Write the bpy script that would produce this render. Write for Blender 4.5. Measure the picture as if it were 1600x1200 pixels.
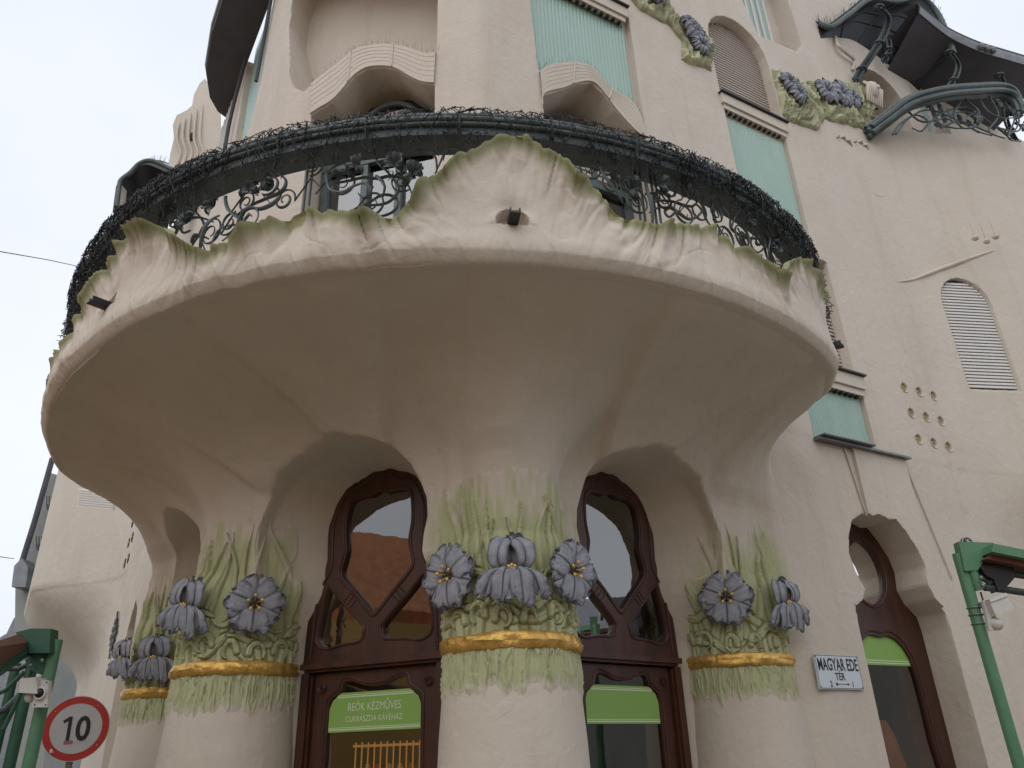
import bpy, math, random
import numpy as np
from mathutils import Vector, Matrix
random.seed(7); rng = np.random.default_rng(7)
S = bpy.context.scene
for o in list(bpy.data.objects): bpy.data.objects.remove(o)
COL = S.collection
PI = math.pi
# ------------------------------------------------------------------ camera
EYE = np.array([0., 0., 1.6]); FPX = 1200.
_p = math.radians(25.8); _r = math.radians(1.84)
FWD = np.array([0, math.cos(_p), math.sin(_p)]); _u0 = np.array([0, -math.sin(_p), math.cos(_p)]); _r0 = np.array([1., 0, 0])
RT = math.cos(_r)*_r0 - math.sin(_r)*_u0; UP = math.sin(_r)*_r0 + math.cos(_r)*_u0
cam_d = bpy.data.cameras.new('camera'); cam = bpy.data.objects.new('camera', cam_d); COL.objects.link(cam); S.camera = cam
cam_d.sensor_width = 36; cam_d.lens = 27; cam_d.clip_start = .05; cam_d.clip_end = 600
cam.matrix_world = Matrix([[RT[0], UP[0], -FWD[0], EYE[0]], [RT[1], UP[1], -FWD[1], EYE[1]], [RT[2], UP[2], -FWD[2], EYE[2]], [0, 0, 0, 1]])
# ------------------------------------------------------------------ world, overcast sky
w = bpy.data.worlds.new('World'); S.world = w; w.use_nodes = True
nt = w.node_tree; nt.nodes.clear()
sky = nt.nodes.new('ShaderNodeTexSky'); sky.sky_type = 'NISHITA'; sky.sun_disc = False
SUN_EL, SUN_AZ = math.radians(48), math.radians(205)
sky.sun_elevation = SUN_EL; sky.sun_rotation = SUN_AZ; sky.air_density = 1.5; sky.dust_density = 4
hsv = nt.nodes.new('ShaderNodeHueSaturation'); hsv.inputs['Saturation'].default_value = .12
mixn = nt.nodes.new('ShaderNodeMix'); mixn.data_type = 'RGBA'; mixn.inputs[0].default_value = .86
mixn.inputs[7].default_value = (6.5, 6.9, 7.6, 1)       # cloud layer
tc = nt.nodes.new('ShaderNodeTexCoord'); ns = nt.nodes.new('ShaderNodeTexNoise'); ns.inputs['Scale'].default_value = 1.6; ns.inputs['Detail'].default_value = 5
cr = nt.nodes.new('ShaderNodeMapRange'); cr.inputs[1].default_value = .3; cr.inputs[2].default_value = .7; cr.inputs[3].default_value = .88; cr.inputs[4].default_value = 1.08
mul = nt.nodes.new('ShaderNodeVectorMath'); mul.operation = 'SCALE'
bg = nt.nodes.new('ShaderNodeBackground'); bg.inputs['Strength'].default_value = .12
out = nt.nodes.new('ShaderNodeOutputWorld')
L = nt.links.new
L(sky.outputs[0], hsv.inputs['Color']); L(hsv.outputs[0], mixn.inputs[6]); L(tc.outputs['Generated'], ns.inputs['Vector']); L(ns.outputs[0], cr.inputs[0])
L(mixn.outputs[2], mul.inputs[0]); L(cr.outputs[0], mul.inputs['Scale']); L(mul.outputs[0], bg.inputs[0]); L(bg.outputs[0], out.inputs[0])
sd = bpy.data.lights.new('sun', 'SUN'); sd.energy = .6; sd.angle = math.radians(70); sd.color = (1, .97, .93)
sun = bpy.data.objects.new('sun', sd); COL.objects.link(sun)
_sd = Vector((math.sin(SUN_AZ)*math.cos(SUN_EL), math.cos(SUN_AZ)*math.cos(SUN_EL), math.sin(SUN_EL)))
sun.rotation_euler = _sd.to_track_quat('Z', 'Y').to_euler()
S.view_settings.view_transform = 'Standard'; S.view_settings.look = 'None'; S.view_settings.gamma = 1; S.view_settings.exposure = 0.34
S.view_settings.use_curve_mapping = False

# ------------------------------------------------------------------ helpers: measuring
def ray(x, y):
    d = FWD + RT*(x-800)/FPX + UP*(600-y)/FPX
    return d/np.linalg.norm(d)
NR = np.array([.5, -math.sqrt(.75), 0]); UR = np.array([math.sqrt(.75), .5, 0]); OR_ = -5.66      # right facade plane
_al = math.radians(-57.6)
NL = np.array([math.sin(_al), -math.cos(_al), 0]); UL = np.array([-math.cos(_al), -math.sin(_al), 0]); OL = -1.5   # left facade plane
_af = math.radians(-15)
NF = np.array([math.sin(_af), -math.cos(_af), 0]); UF = np.array([math.cos(_af), math.sin(_af), 0]); OF = -6.105   # corner facet
CX = np.array([-.63, 9.15])                                                                        # corner tower axis
Z3 = np.array([0, 0, 1.])
def on_plane(x, y, n, off):
    d = ray(x, y); return EYE + d*((off-EYE@n)/(d@n))
def R(x, y, push=0.):
    p = on_plane(x, y, NR, OR_+push); return np.array([p@UR, p[2]])
def Lf(x, y, push=0.):
    p = on_plane(x, y, NL, OL+push); return np.array([p@UL, p[2]])
def on_cyl(x, y, r, far=False):
    d = ray(x, y); o = EYE[:2]-CX; a = d[:2]@d[:2]; b = 2*o@d[:2]; c = o@o-r*r; D = max(b*b-4*a*c, 0)
    t = (-b+(1 if far else -1)*math.sqrt(D))/2/a; p = EYE+d*t; q = p[:2]-CX
    return math.degrees(math.atan2(q[0], -q[1])), p[2]
def cyl(az, r, z):
    a = math.radians(az); return np.array([CX[0]+r*math.sin(a), CX[1]-r*math.cos(a), z])
def Rw(s, z, d=0.): return UR*s + NR*(OR_+d) + Z3*z      # local facade coordinates to world
def Lw(s, z, d=0.): return UL*s + NL*(OL+d) + Z3*z
def Fw(u, z, d=0.): return UF*u + NF*(OF+d) + Z3*z
def at(x, y, dist_y): d = ray(x, y); return EYE+d*(dist_y/d[1])

# ------------------------------------------------------------------ materials
def mat(name, col, rough=.8, metal=0, col2=None, nscale=3, bump=0, bscale=40, tint=None, tint2=None, spec=.5, detail=6, emit=None, estr=0, streak=0, dirt=None):
    m = bpy.data.materials.new(name); m.use_nodes = True; t = m.node_tree; b = t.nodes['Principled BSDF']
    b.inputs['Roughness'].default_value = rough; b.inputs['Metallic'].default_value = metal
    b.inputs['Specular IOR Level'].default_value = spec
    co = t.nodes.new('ShaderNodeTexCoord')
    c4 = lambda c: (c[0], c[1], c[2], 1)
    last = None
    b.inputs['Base Color'].default_value = c4(col)
    if col2 is not None:
        n = t.nodes.new('ShaderNodeTexNoise'); n.inputs['Scale'].default_value = nscale; n.inputs['Detail'].default_value = detail; n.inputs['Roughness'].default_value = .6
        if streak:
            mp = t.nodes.new('ShaderNodeMapping'); mp.inputs['Scale'].default_value = (1, 1, streak); t.links.new(co.outputs['Object'], mp.inputs[0]); t.links.new(mp.outputs[0], n.inputs['Vector'])
        else: t.links.new(co.outputs['Object'], n.inputs['Vector'])
        mr = t.nodes.new('ShaderNodeMapRange'); mr.inputs[1].default_value = .32; mr.inputs[2].default_value = .68; t.links.new(n.outputs[0], mr.inputs[0])
        x = t.nodes.new('ShaderNodeMix'); x.data_type = 'RGBA'; x.inputs[6].default_value = c4(col); x.inputs[7].default_value = c4(col2)
        t.links.new(mr.outputs[0], x.inputs[0]); last = x.outputs[2]
    def attr_mix(nm, c, last):
        a = t.nodes.new('ShaderNodeAttribute'); a.attribute_name = nm
        x = t.nodes.new('ShaderNodeMix'); x.data_type = 'RGBA'
        if last is None: x.inputs[6].default_value = c4(col)
        else: t.links.new(last, x.inputs[6])
        x.inputs[7].default_value = c4(c); t.links.new(a.outputs['Fac'], x.inputs[0]); return x.outputs[2]
    if tint: last = attr_mix('tint', tint, last)
    if tint2: last = attr_mix('tint2', tint2, last)
    if last is not None: t.links.new(last, b.inputs['Base Color'])
    if bump:
        n = t.nodes.new('ShaderNodeTexNoise'); n.inputs['Scale'].default_value = bscale; n.inputs['Detail'].default_value = 8; n.inputs['Roughness'].default_value = .62
        t.links.new(co.outputs['Object'], n.inputs['Vector'])
        bm_ = t.nodes.new('ShaderNodeBump'); bm_.inputs['Strength'].default_value = bump; bm_.inputs['Distance'].default_value = .02
        t.links.new(n.outputs[0], bm_.inputs['Height']); t.links.new(bm_.outputs[0], b.inputs['Normal'])
    if emit: b.inputs['Emission Color'].default_value = c4(emit); b.inputs['Emission Strength'].default_value = estr
    return m
M = {}
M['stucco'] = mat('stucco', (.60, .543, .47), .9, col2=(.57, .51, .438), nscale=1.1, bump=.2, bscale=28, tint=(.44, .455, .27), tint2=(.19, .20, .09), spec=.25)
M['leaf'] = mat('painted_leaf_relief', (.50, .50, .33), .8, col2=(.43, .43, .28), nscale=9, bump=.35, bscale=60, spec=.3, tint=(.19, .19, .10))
M['iris'] = mat('iris_paint', (.37, .39, .44), .75, col2=(.26, .275, .32), nscale=14, bump=.35, bscale=60, tint=(.04, .037, .048), spec=.35)
M['gold'] = mat('gold_paint', (.78, .50, .15), .36, metal=.6, col2=(.55, .32, .07), nscale=12, bump=.5, bscale=35)
M['wood'] = mat('dark_stained_wood', (.08, .026, .015), .42, col2=(.035, .013, .009), nscale=6, streak=.15, bump=.12, bscale=60)
M['teal'] = mat('ribbed_teal_glazing', (.32, .46, .40), .3, col2=(.27, .40, .345), nscale=2.5, streak=.2, spec=.6)
M['iron'] = mat('dark_green_iron', (.045, .062, .062), .45, col2=(.028, .04, .042), nscale=8, bump=.15, bscale=50)
M['ironlight'] = mat('weathered_green_iron', (.085, .11, .108), .42, col2=(.042, .06, .06), nscale=7, bump=.15, bscale=50)
M['black'] = mat('black_cable', (.012, .012, .016), .5)
M['slat'] = mat('beige_shutter', (.50, .44, .39), .6, col2=(.45, .39, .34), nscale=3)
M['slatw'] = mat('white_shutter', (.62, .60, .57), .6)
M['gap'] = mat('dark_gap', (.03, .025, .022), .9)
M['soffit'] = mat('eave_soffit', (.085, .085, .10), .8, col2=(.065, .065, .075), nscale=2)
M['darkmetal'] = mat('dark_canopy_metal', (.016, .022, .028), .5, col2=(.012, .016, .02), nscale=3)
M['zinc'] = mat('grey_flashing', (.22, .23, .24), .45, metal=.5, col2=(.15, .15, .16), nscale=5)
M['gpost'] = mat('green_paint', (.10, .24, .135), .45, col2=(.085, .20, .115), nscale=6, bump=.05)
M['gdark'] = mat('dark_green_paint', (.028, .10, .065), .45, col2=(.02, .08, .05), nscale=6)
M['white'] = mat('white_plastic', (.62, .61, .58), .5, col2=(.52, .51, .48), nscale=10)
M['signw'] = mat('sign_white', (.60, .66, .72), .35)
M['signg'] = mat('sign_face', (.50, .49, .49), .4, col2=(.45, .44, .44), nscale=8)
M['red'] = mat('sign_red', (.40, .03, .022), .4)
M['ink'] = mat('black_ink', (.012, .012, .014), .5)
M['lime'] = mat('lime_banner', (.24, .42, .10), .5)
M['limel'] = mat('pale_banner_line', (.62, .72, .50), .5)
M['brown'] = mat('brown_awning_fabric', (.13, .055, .035), .8, col2=(.10, .04, .025), nscale=4)
M['paving'] = mat('stone_paving', (.27, .235, .195), .85, col2=(.21, .18, .145), nscale=1.2, bump=.3, bscale=30)
M['ochre'] = mat('ochre_render', (.55, .36, .12), .9, col2=(.48, .31, .10), nscale=1)
M['tile'] = mat('orange_roof_tiles', (.58, .20, .06), .8, col2=(.32, .10, .03), nscale=5, streak=.3)
M['grey'] = mat('grey_render', (.30, .31, .29), .9, col2=(.25, .26, .25), nscale=2)
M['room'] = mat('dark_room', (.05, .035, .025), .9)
M['warm'] = mat('glowing_shelf_wood', (.45, .22, .08), .6, emit=(1., .5, .16), estr=.22)  # shelf wood emits by itself, standing in for warm lamp light on it
M['lamp'] = mat('warm_lamp', (1, .8, .5), .5, emit=(1., .62, .28), estr=6)
def weather(m):
    t = m.node_tree; b = t.nodes['Principled BSDF']; src = b.inputs['Base Color'].links[0].from_socket; co = t.nodes.new('ShaderNodeTexCoord')
    def layer(last, scale, mp, lo, hi, col, amt, det=6):
        n = t.nodes.new('ShaderNodeTexNoise'); n.inputs['Scale'].default_value = scale; n.inputs['Detail'].default_value = det; n.inputs['Roughness'].default_value = .65
        q = t.nodes.new('ShaderNodeMapping'); q.inputs['Scale'].default_value = mp; t.links.new(co.outputs['Object'], q.inputs[0]); t.links.new(q.outputs[0], n.inputs['Vector'])
        r = t.nodes.new('ShaderNodeMapRange'); r.inputs[1].default_value = lo; r.inputs[2].default_value = hi; r.inputs[4].default_value = amt; t.links.new(n.outputs[0], r.inputs[0])
        x = t.nodes.new('ShaderNodeMix'); x.data_type = 'RGBA'; x.blend_type = 'MULTIPLY'; t.links.new(last, x.inputs[6]); x.inputs[7].default_value = (*col, 1); t.links.new(r.outputs[0], x.inputs[0]); return x.outputs[2]
    l_ = layer(src, 4.2, (1, 1, .10), .52, .78, (.72, .67, .60), .28)      # rain streaks
    l_ = layer(l_, .55, (1, 1, 1), .45, .7, (.92, .90, .88), .4)            # broad patches
    l_ = layer(l_, 17, (1, 1, .8), .62, .78, (.80, .76, .71), .25, 9)         # small blotches
    v = t.nodes.new('ShaderNodeTexVoronoi'); v.feature = 'DISTANCE_TO_EDGE'; v.inputs['Scale'].default_value = .85
    n = t.nodes.new('ShaderNodeTexNoise'); n.inputs['Scale'].default_value = 2.2; n.inputs['Detail'].default_value = 8; a = t.nodes.new('ShaderNodeVectorMath'); a.operation = 'MULTIPLY_ADD'; a.inputs[1].default_value = (.55, .55, .55)
    t.links.new(co.outputs['Object'], n.inputs['Vector']); t.links.new(n.outputs['Color'], a.inputs[0]); t.links.new(co.outputs['Object'], a.inputs[2]); t.links.new(a.outputs[0], v.inputs['Vector'])
    r = t.nodes.new('ShaderNodeMapRange'); r.inputs[1].default_value = 0; r.inputs[2].default_value = .003; r.inputs[3].default_value = .16; r.inputs[4].default_value = 0; t.links.new(v.outputs[0], r.inputs[0])
    n2 = t.nodes.new('ShaderNodeTexNoise'); n2.inputs['Scale'].default_value = .9; r2 = t.nodes.new('ShaderNodeMapRange'); r2.inputs[1].default_value = .5; r2.inputs[2].default_value = .62; t.links.new(co.outputs['Object'], n2.inputs['Vector']); t.links.new(n2.outputs[0], r2.inputs[0])
    mu = t.nodes.new('ShaderNodeMath'); mu.operation = 'MULTIPLY'; t.links.new(r.outputs[0], mu.inputs[0]); t.links.new(r2.outputs[0], mu.inputs[1])
    x = t.nodes.new('ShaderNodeMix'); x.data_type = 'RGBA'; x.blend_type = 'MULTIPLY'; t.links.new(l_, x.inputs[6]); x.inputs[7].default_value = (.35, .3, .25, 1); t.links.new(mu.outputs[0], x.inputs[0]); t.links.new(x.outputs[2], b.inputs['Base Color'])
    # second, broader trowel relief under the fine grain
    n3 = t.nodes.new('ShaderNodeTexNoise'); n3.inputs['Scale'].default_value = 6.5; n3.inputs['Detail'].default_value = 3; n3.inputs['Distortion'].default_value = .8; t.links.new(co.outputs['Object'], n3.inputs['Vector'])
    b2 = t.nodes.new('ShaderNodeBump'); b2.inputs['Strength'].default_value = .35; b2.inputs['Distance'].default_value = .03; t.links.new(n3.outputs[0], b2.inputs['Height']); b1 = b.inputs['Normal'].links[0].from_node; t.links.new(b2.outputs[0], b1.inputs['Normal'])
weather(M['stucco'])
def glass_mat(name, refl, tintc=(.75, .72, .68)):
    m = bpy.data.materials.new(name); m.use_nodes = True; t = m.node_tree; t.nodes.clear()
    o = t.nodes.new('ShaderNodeOutputMaterial'); g = t.nodes.new('ShaderNodeBsdfGlossy'); g.inputs['Roughness'].default_value = .015
    tr = t.nodes.new('ShaderNodeBsdfTransparent'); tr.inputs[0].default_value = (*tintc, 1)
    f = t.nodes.new('ShaderNodeFresnel'); f.inputs[0].default_value = 1.5
    mr = t.nodes.new('ShaderNodeMapRange'); mr.inputs[3].default_value = refl; mr.inputs[4].default_value = 1
    mx = t.nodes.new('ShaderNodeMixShader')
    n = t.nodes.new('ShaderNodeTexNoise'); n.inputs['Scale'].default_value = 3; bmp = t.nodes.new('ShaderNodeBump'); bmp.inputs['Strength'].default_value = .04; bmp.inputs['Distance'].default_value = .02
    co = t.nodes.new('ShaderNodeTexCoord'); t.links.new(co.outputs['Object'], n.inputs[0]); t.links.new(n.outputs[0], bmp.inputs['Height']); t.links.new(bmp.outputs[0], g.inputs['Normal'])
    t.links.new(f.outputs[0], mr.inputs[0]); t.links.new(mr.outputs[0], mx.inputs[0]); t.links.new(tr.outputs[0], mx.inputs[1]); t.links.new(g.outputs[0], mx.inputs[2]); t.links.new(mx.outputs[0], o.inputs[0])
    return m
M['glass'] = glass_mat('window_glass', .20)

# ------------------------------------------------------------------ object builders
def root(name, label, cat, loc=(0, 0, 0), group=None):
    o = bpy.data.objects.new(name, None); COL.objects.link(o); o.location = Vector(tuple(float(v) for v in loc)); o['label'] = label; o['category'] = cat
    o.empty_display_size = .2
    if group: o['group'] = group
    return o
def mesh_np(V, Fq, attrs=None, smooth=True, angle=None):
    """V (n,3) array, Fq list of faces or (m,k) array"""
    me = bpy.data.meshes.new('m'); V = np.asarray(V, np.float32)
    if isinstance(Fq, np.ndarray):
        k = Fq.shape[1]; m = len(Fq)
        me.vertices.add(len(V)); me.vertices.foreach_set('co', V.ravel())
        me.loops.add(m*k); me.loops.foreach_set('vertex_index', Fq.astype(np.int32).ravel())
        me.polygons.add(m); me.polygons.foreach_set('loop_start', np.arange(0, m*k, k, dtype=np.int32))
        me.update(calc_edges=True)
    else:
        me.from_pydata([tuple(map(float, v)) for v in V], [], [tuple(map(int, f)) for f in Fq])
    if attrs:
        for kk, a in attrs.items():
            at_ = me.attributes.new(kk, 'FLOAT', 'POINT'); at_.data.foreach_set('value', np.asarray(a, np.float32))
    if smooth:
        me.polygons.foreach_set('use_smooth', np.ones(len(me.polygons), bool))
        if angle: me.set_sharp_from_angle(angle=math.radians(angle))
    return me
def link(name, me, material, parent=None, label=None, cat=None, group=None, kind=None):
    me.name = name
    if material is not None and not me.materials: me.materials.append(material)
    o = bpy.data.objects.new(name, me); COL.objects.link(o)
    if parent is not None:
        o.parent = parent
        if parent.type == 'EMPTY' and parent.parent is None: o.matrix_parent_inverse = Matrix.Translation(-parent.location)
    if label: o['label'] = label
    if cat: o['category'] = cat
    if group: o['group'] = group
    if kind: o['kind'] = kind
    return o
class MB:
    def __init__(s): s.v = []; s.f = []; s.a = []
    def add(s, V, Fc, a=0.):
        b = sum(len(x) for x in s.v); s.v.append(np.asarray(V, float)); s.f += [tuple(i+b for i in f) for f in Fc]
        s.a.append(np.broadcast_to(np.asarray(a, float), (len(V),)).copy()); return s
    def box(s, c, sx, sy, sz, ax=None, ay=None, az=None):
        ax = np.array([1., 0, 0]) if ax is None else np.asarray(ax, float); ay = np.array([0, 1., 0]) if ay is None else np.asarray(ay, float); az = Z3 if az is None else np.asarray(az, float)
        V = [np.asarray(c)+ax*(i*sx/2)+ay*(j*sy/2)+az*(k*sz/2) for k in (-1, 1) for j in (-1, 1) for i in (-1, 1)]
        return s.add(V, [(0, 2, 3, 1), (4, 5, 7, 6), (0, 1, 5, 4), (2, 6, 7, 3), (0, 4, 6, 2), (1, 3, 7, 5)])
    def tube(s, P, r, n=6, cap=True, up=None, flat=1., a=0.):
        P = np.asarray(P, float); m = len(P); r = np.broadcast_to(np.asarray(r, float), (m,))
        T = np.gradient(P, axis=0); T /= np.linalg.norm(T, axis=1)[:, None]+1e-9
        V = []; ref = np.array([0, 0, 1.]) if up is None else None
        prev = None
        for i in range(m):
            u = ref if up is None else np.asarray(up[i] if np.ndim(up) > 1 else up)
            if prev is not None and up is None: u = prev
            e1 = np.cross(T[i], u)
            if np.linalg.norm(e1) < 1e-3: e1 = np.cross(T[i], [1., .3, 0])
            e1 /= np.linalg.norm(e1); e2 = np.cross(e1, T[i]); prev = e2
            for k in range(n):
                t = 2*PI*k/n; V.append(P[i]+r[i]*(math.cos(t)*e1+math.sin(t)*flat*e2))
        Fc = [(i*n+k, i*n+(k+1) % n, (i+1)*n+(k+1) % n, (i+1)*n+k) for i in range(m-1) for k in range(n)]
        if cap: Fc += [tuple(range(n-1, -1, -1)), tuple((m-1)*n+k for k in range(n))]
        return s.add(V, Fc, a)
    def grid(s, G, a=0., closed=False):
        G = np.asarray(G, float); n, m = G.shape[:2]
        Fc = [(i*m+j, (i+1)*m+j, (i+1)*m+(j+1) % m, i*m+(j+1) % m) for i in range(n-1) for j in range(m if closed else m-1)]
        A = np.asarray(a, float); A = A.reshape(-1) if A.ndim == 2 else A
        return s.add(G.reshape(-1, 3), Fc, A)
    def prism(s, P, h, fn):
        """2-D outline P extruded between depths h=(d0,d1) through fn(u,v,d)->xyz"""
        n = len(P); V = [fn(p[0], p[1], h[0]) for p in P]+[fn(p[0], p[1], h[1]) for p in P]
        return s.add(V, [tuple(range(n-1, -1, -1)), tuple(range(n, 2*n))]+[(i, (i+1) % n, n+(i+1) % n, n+i) for i in range(n)])
    def sphere(s, c, r, n=8, sc=(1, 1, 1)):
        V = [np.asarray(c)+np.array([0, 0, -r*sc[2]])]
        for i in range(1, n//2):
            t = PI*i/(n//2)-PI/2
            for k in range(n): V.append(np.asarray(c)+r*np.array([math.cos(t)*math.cos(2*PI*k/n)*sc[0], math.cos(t)*math.sin(2*PI*k/n)*sc[1], math.sin(t)*sc[2]]))
        V.append(np.asarray(c)+np.array([0, 0, r*sc[2]])); q = n//2-1
        Fc = [(0, 1+(k+1) % n, 1+k) for k in range(n)]+[(1+(q-1)*n+k, 1+(q-1)*n+(k+1) % n, 1+q*n) for k in range(n)]
        Fc += [(1+i*n+k, 1+i*n+(k+1) % n, 1+(i+1)*n+(k+1) % n, 1+(i+1)*n+k) for i in range(q-1) for k in range(n)]
        return s.add(V, Fc)
    def build(s, name, material, parent=None, smooth=True, angle=35, tint=False, **kw):
        me = mesh_np(np.concatenate(s.v), s.f, {'tint': np.concatenate(s.a)} if tint else None, smooth, angle)
        return link(name, me, M[material] if isinstance(material, str) else material, parent, **kw)
def spline(P, n=8, closed=False):
    P = np.asarray(P, float); m = len(P); out_ = []
    for i in range(m if closed else m-1):
        if closed: p0, p1, p2, p3 = P[(i-1) % m], P[i], P[(i+1) % m], P[(i+2) % m]
        else: p0, p1, p2, p3 = P[max(i-1, 0)], P[i], P[i+1], P[min(i+2, m-1)]
        for k in range(n):
            t = k/n; out_.append(.5*((2*p1)+(p2-p0)*t+(2*p0-5*p1+4*p2-p3)*t*t+(3*p1-p0-3*p2+p3)*t**3))
    if not closed: out_.append(P[-1])
    return np.array(out_)
def fill2d(outer, holes, fn, depth, bevel=0.):
    """flat plate with holes (curve fill), mapped by fn(u,v,d)"""
    cu = bpy.data.curves.new('c', 'CURVE'); cu.dimensions = '2D'; cu.fill_mode = 'BOTH'; cu.extrude = depth/2; cu.bevel_depth = bevel; cu.bevel_resolution = 1
    for P in [outer]+holes:
        sp = cu.splines.new('POLY'); sp.points.add(len(P)-1)
        for q, p in zip(sp.points, P): q.co = (p[0], p[1], 0, 1)
        sp.use_cyclic_u = True
    o = bpy.data.objects.new('c', cu); COL.objects.link(o); bpy.context.view_layer.update()
    me = bpy.data.meshes.new_from_object(o.evaluated_get(bpy.context.evaluated_depsgraph_get()))
    bpy.data.objects.remove(o); bpy.data.curves.remove(cu)
    V = np.array([v.co[:] for v in me.vertices]); Fc = [tuple(p.vertices) for p in me.polygons]; bpy.data.meshes.remove(me)
    return np.array([fn(v[0], v[1], v[2]) for v in V]), Fc
def text_mesh(txt, size, fn, depth=.002, align='CENTER', sx=1., bold=0.):
    cu = bpy.data.curves.new('t', 'FONT'); cu.body = txt; cu.size = size; cu.align_x = align; cu.extrude = depth/2; cu.offset = bold; cu.resolution_u = 3
    o = bpy.data.objects.new('t', cu); COL.objects.link(o); bpy.context.view_layer.update()
    me = bpy.data.meshes.new_from_object(o.evaluated_get(bpy.context.evaluated_depsgraph_get()))
    bpy.data.objects.remove(o); bpy.data.curves.remove(cu)
    V = np.array([v.co[:] for v in me.vertices]); Fc = [tuple(p.vertices) for p in me.polygons]; bpy.data.meshes.remove(me)
    return np.array([fn(v[0]*sx, v[1], v[2]) for v in V]), Fc

# smooth value noise (numpy)
_perm = rng.random((64, 64, 64)).astype(np.float32)
def vnoise(P):
    i = np.floor(P).astype(np.int64); f = P-i; f = f*f*(3-2*f); i &= 63; j = (i+1) & 63
    g = lambda a, b, c: _perm[a, b, c]
    x0, y0, z0 = i[..., 0], i[..., 1], i[..., 2]; x1, y1, z1 = j[..., 0], j[..., 1], j[..., 2]
    fx, fy, fz = f[..., 0], f[..., 1], f[..., 2]
    a = g(x0, y0, z0)*(1-fx)+g(x1, y0, z0)*fx; b = g(x0, y1, z0)*(1-fx)+g(x1, y1, z0)*fx
    c = g(x0, y0, z1)*(1-fx)+g(x1, y0, z1)*fx; d = g(x0, y1, z1)*(1-fx)+g(x1, y1, z1)*fx
    return (a*(1-fy)+b*fy)*(1-fz)+(c*(1-fy)+d*fy)*fz-.5

# ------------------------------------------------------------------ signed-distance walls
def smin(a, b, k): h = np.clip(.5+.5*(b-a)/k, 0, 1); return b*(1-h)+a*h-k*h*(1-h)
def smax(a, b, k): return -smin(-a, -b, k)
def sstep(x): x = np.clip(x, 0, 1); return x*x*(3-2*x)
def poly_sd(P, V):
    V = np.asarray(V); n = len(V); d = np.full(len(P), 1e9); s = np.ones(len(P))
    for i in range(n):
        a = V[i]; b = V[i-1]; e = b-a; w_ = P-a; t = np.clip((w_@e)/(e@e+1e-12), 0, 1); q = w_-t[:, None]*e
        d = np.minimum(d, (q*q).sum(1))
        c1 = P[:, 1] >= a[1]; c2 = P[:, 1] < b[1]; c3 = e[0]*w_[:, 1] > e[1]*w_[:, 0]
        s = np.where((c1 & c2 & c3) | (~c1 & ~c2 & ~c3), -s, s)
    return s*np.sqrt(d)
class Cut:
    """prism cut: outline in (u,z), from depth d0 (inside) outwards"""
    def __init__(s, uf, poly, d0, top=9., taper=None, k=0.): s.uf = uf; s.p = np.asarray(poly, float); s.d0 = d0; s.top = top; s.taper = taper; s.k = k
    def __call__(s, P):
        u, z, d = s.uf(P)
        if s.taper: sc, c0, c1, dr = s.taper; k = np.clip(1+sc*(dr-d), .6, 1); u = (u-c0)/k+c0; z = (z-c1)/(1+(k-1)*.12)+c1
        lo = s.p.min(0)-.35; hi = s.p.max(0)+.35
        m = (u > lo[0]) & (u < hi[0]) & (z > lo[1]) & (z < hi[1]) & (d > s.d0-.4) & (d < s.top+.4)
        r = np.full(len(P), .35)
        if m.any():
            q = poly_sd(np.stack([u[m], z[m]], 1), s.p); r[m] = np.maximum(np.maximum(q, s.d0-d[m]), d[m]-s.top)
        return r
def bayp(s, s0, w_, p0): return p0*sstep((s-s0)/w_)
RBAY = (10.2, 3.4, 1.0)
def rcoord(P): s = P@UR; z = P[:, 2]; return s, z, P@NR-OR_
def rcoord_bay(P): s, z, d = rcoord(P); return s, z, d-bay_off(s, z, *RBAY)
def lcoord(P): return P@UL, P[:, 2], P@NL-OL
def fcoord(P): return P@UF, P[:, 2], P@NF-OF
def bay_off(s, z, s0, w_, p0, zb=5.0, z0=3.4):
    t = np.clip((z-z0)/(zb-z0), 0, 1); return bayp(s, s0, w_, p0)*sstep(t)**1.15
# chords of the ring of columns
COLS = {'a': np.array([-.08, 6.5]), 'b': np.array([-2.69, 7.74]), 'c': np.array([2.20, 8.43]), 'd': np.array([-4.24, 10.0])}
def chord(A, B):
    u = A-B; u = u/np.hypot(*u); u3 = np.array([u[0], u[1], 0]); n = np.array([u[1], -u[0], 0]); m = (A+B)/2
    return u3, n, n[:2]@m, u3[:2]@m, m
CHL = chord(COLS['a'], COLS['b']); CHR = chord(COLS['c'], COLS['a']); CHD = chord(COLS['b'], COLS['d'])
def ccoord(C): return lambda P: (P@C[0]-C[3], P[:, 2], P@C[1]-C[2])
def cw(C, u, z, d): return C[0]*(u+C[3])+C[1]*(C[2]+d)+Z3*z
def arch_outline(hw=.9, lf=1., rf=1.):
    h = [(0, 4.33), (.12, 4.34), (.22, 4.32), (.30, 4.285), (.34, 4.287), (.46, 4.25), (.6, 4.19), (.74, 4.04), (.84, 3.84), (.89, 3.62), (.9, 3.45), (.87, 3.28), (.86, 3.16), (.9, 3.02), (.98, 2.9), (1.12, 2.75), (1.28, 2.55), (1.28, -1)]
    h = [(x*hw/.9, z-.10*(z > 3.7)) for x, z in h]; return np.array([(x*rf, z) for x, z in h]+[(-x*lf, z) for x, z in h[:0:-1]])
TUN = [Cut(ccoord(CHL), arch_outline(.9, 1.1, 1.), -1.3, 2.2, taper=(-.75, 0, 3.6, .3)), Cut(ccoord(CHR), arch_outline(.9, 1., 1.09), -1.3, 2.2, taper=(-.75, 0, 3.6, .3)),
       Cut(ccoord(CHD), arch_outline(.8), -.5, 2.2, taper=(-.6, 0, 3.6, .3))]
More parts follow.
